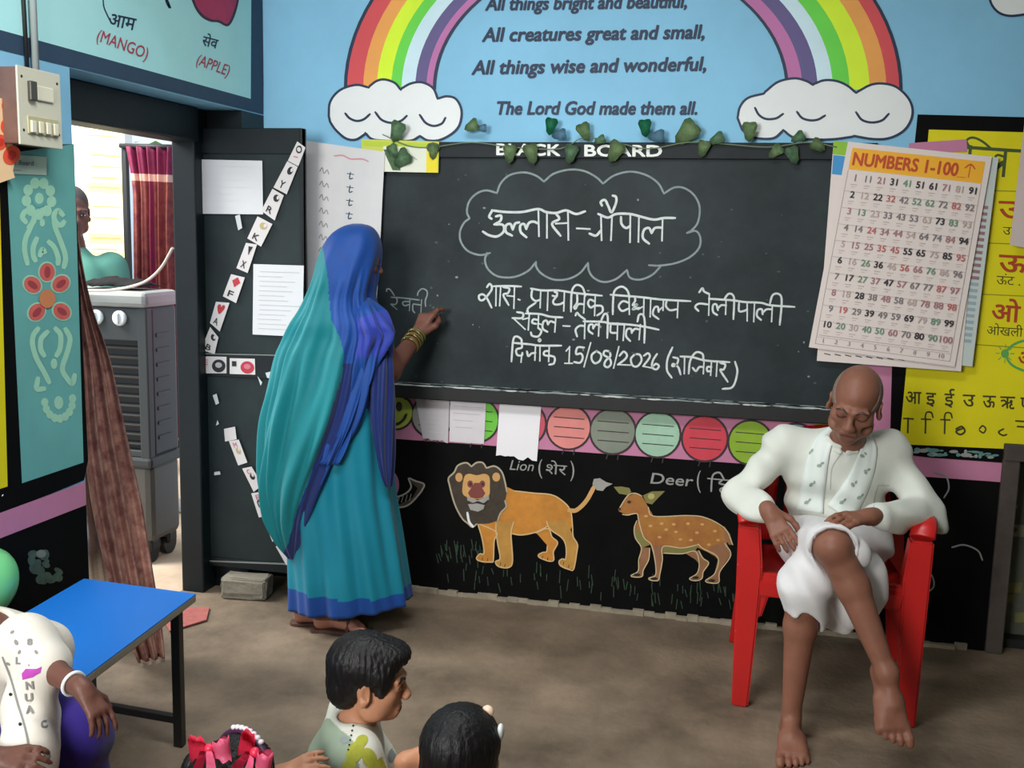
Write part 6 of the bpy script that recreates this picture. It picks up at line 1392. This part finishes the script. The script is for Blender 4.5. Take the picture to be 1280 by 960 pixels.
torus(wr-(wr-el).normalized()*.03, wr-el, .021, .0035, m_white, 'bracelet', lc)
# balloon tied to the wall
bx_, bz_ = onY(-20, 728, 2.32), None
bm = bmesh.new(); r_ = .088; prof = [(r_*math.sin(t)*(1-.10*math.cos(t)), -r_*1.14*math.cos(t)) for t in np.linspace(.02, math.pi-.12, 22)]+[(.010, r_*1.17), (.006, r_*1.2), (.013, r_*1.27)]
lathe(bm, prof, 32, 0, Matrix.Translation(bx_)); bmesh.ops.recalc_face_normals(bm, faces=bm.faces)
bo = thing('balloon', 'pale green balloon hanging knot-up by the wall at the left edge', 'balloon', tuple(bx_)); bm_obj('skin', bm, mat('green balloon', (120, 214, 140), .3, spec=.5), bo)
tube_obj('string', [bx_+Vector((0, 0, r_*1.2)), bx_+Vector((-.03, .02, r_*1.2+.05)), (XL+.004, bx_.y+.06, bx_.z+r_*1.2+.13)], .0012, m_white, bo, 6)
# man looking in from outside
om = thing('person', 'man outside in a green shirt peeking past the teal pillar', 'person', (-3.0, 4.34, 0))
of = frame(onY(90, 266, 4.34), (.75, -.65, -.15), (0, 0, 1), .98)
B = Body(); head(B, of); nk = of((0, -.03, -.17)); B.cap(nk, nk+Vector((0, 0, -.06)), .06, .07, .04); B.ell(nk+Vector((0, 0, -.2)), (.17, .11, .18), k=.05); B.ell(nk+Vector((0, 0, -.48)), (.15, .11, .18), k=.06)
for q in (-1, 1):
    s_ = nk+Vector((q*.17, q*.08, -.09)); e_ = s_+Vector((q*.05, 0, -.28)); w_ = e_+Vector((.02, -.06, -.24)); B.chain([s_, e_, w_], [.05, .04, .028], .03); hand(B, w_, (0, -.1, -1), (q*.9, -.3, 0), 1, .95)
    h_ = nk+Vector((q*.08, q*.03, -.58)); a_ = Vector((h_.x+q*.03, h_.y, .07)); B.chain([h_, h_.lerp(a_, .5), a_], [.085, .055, .035], .04); foot(B, a_, (.75, -.65, 0), (0, 0, 1), q, 1)
bo = B.mesh('body', .006, m_skind, om); face_marks(of, om, bvh_of(bo))
H = Body(); E_(H, of, (0, -.02, .042), (.079, .096, .089), .02); E_(H, of, (0, .10, -.04), (.085, .075, .10), .01, True); H.mesh('hair', .006, mat('short grey black hair', (70, 60, 58), .7, .2, 60), om)
K = Body(); K.cap(nk+Vector((0, 0, -.05)), nk+Vector((0, 0, -.1)), .07, .1, .04); K.ell(nk+Vector((0, 0, -.2)), (.19, .13, .19), k=.05); K.ell(nk+Vector((0, 0, -.48)), (.175, .135, .2), k=.06)
for q in (-1, 1): s_ = nk+Vector((q*.17, q*.08, -.09)); K.cap(s_, s_+Vector((q*.045, 0, -.24)), .07, .058, .04)
K.mesh('shirt', .007, mat('sea green shirt', (92, 146, 128), .85, .06, 10, .2), om, lambda x, y, z: .004*np.sin(40*z+30*x))
K = Body()
for q in (-1, 1): h_ = nk+Vector((q*.08, q*.03, -.58)); a_ = Vector((h_.x+q*.03, h_.y, .12)); K.cap(h_+Vector((0, 0, .06)), a_, .105, .065, .04)
K.mesh('trousers', .008, mat('grey trousers', (90, 88, 86), .85), om)
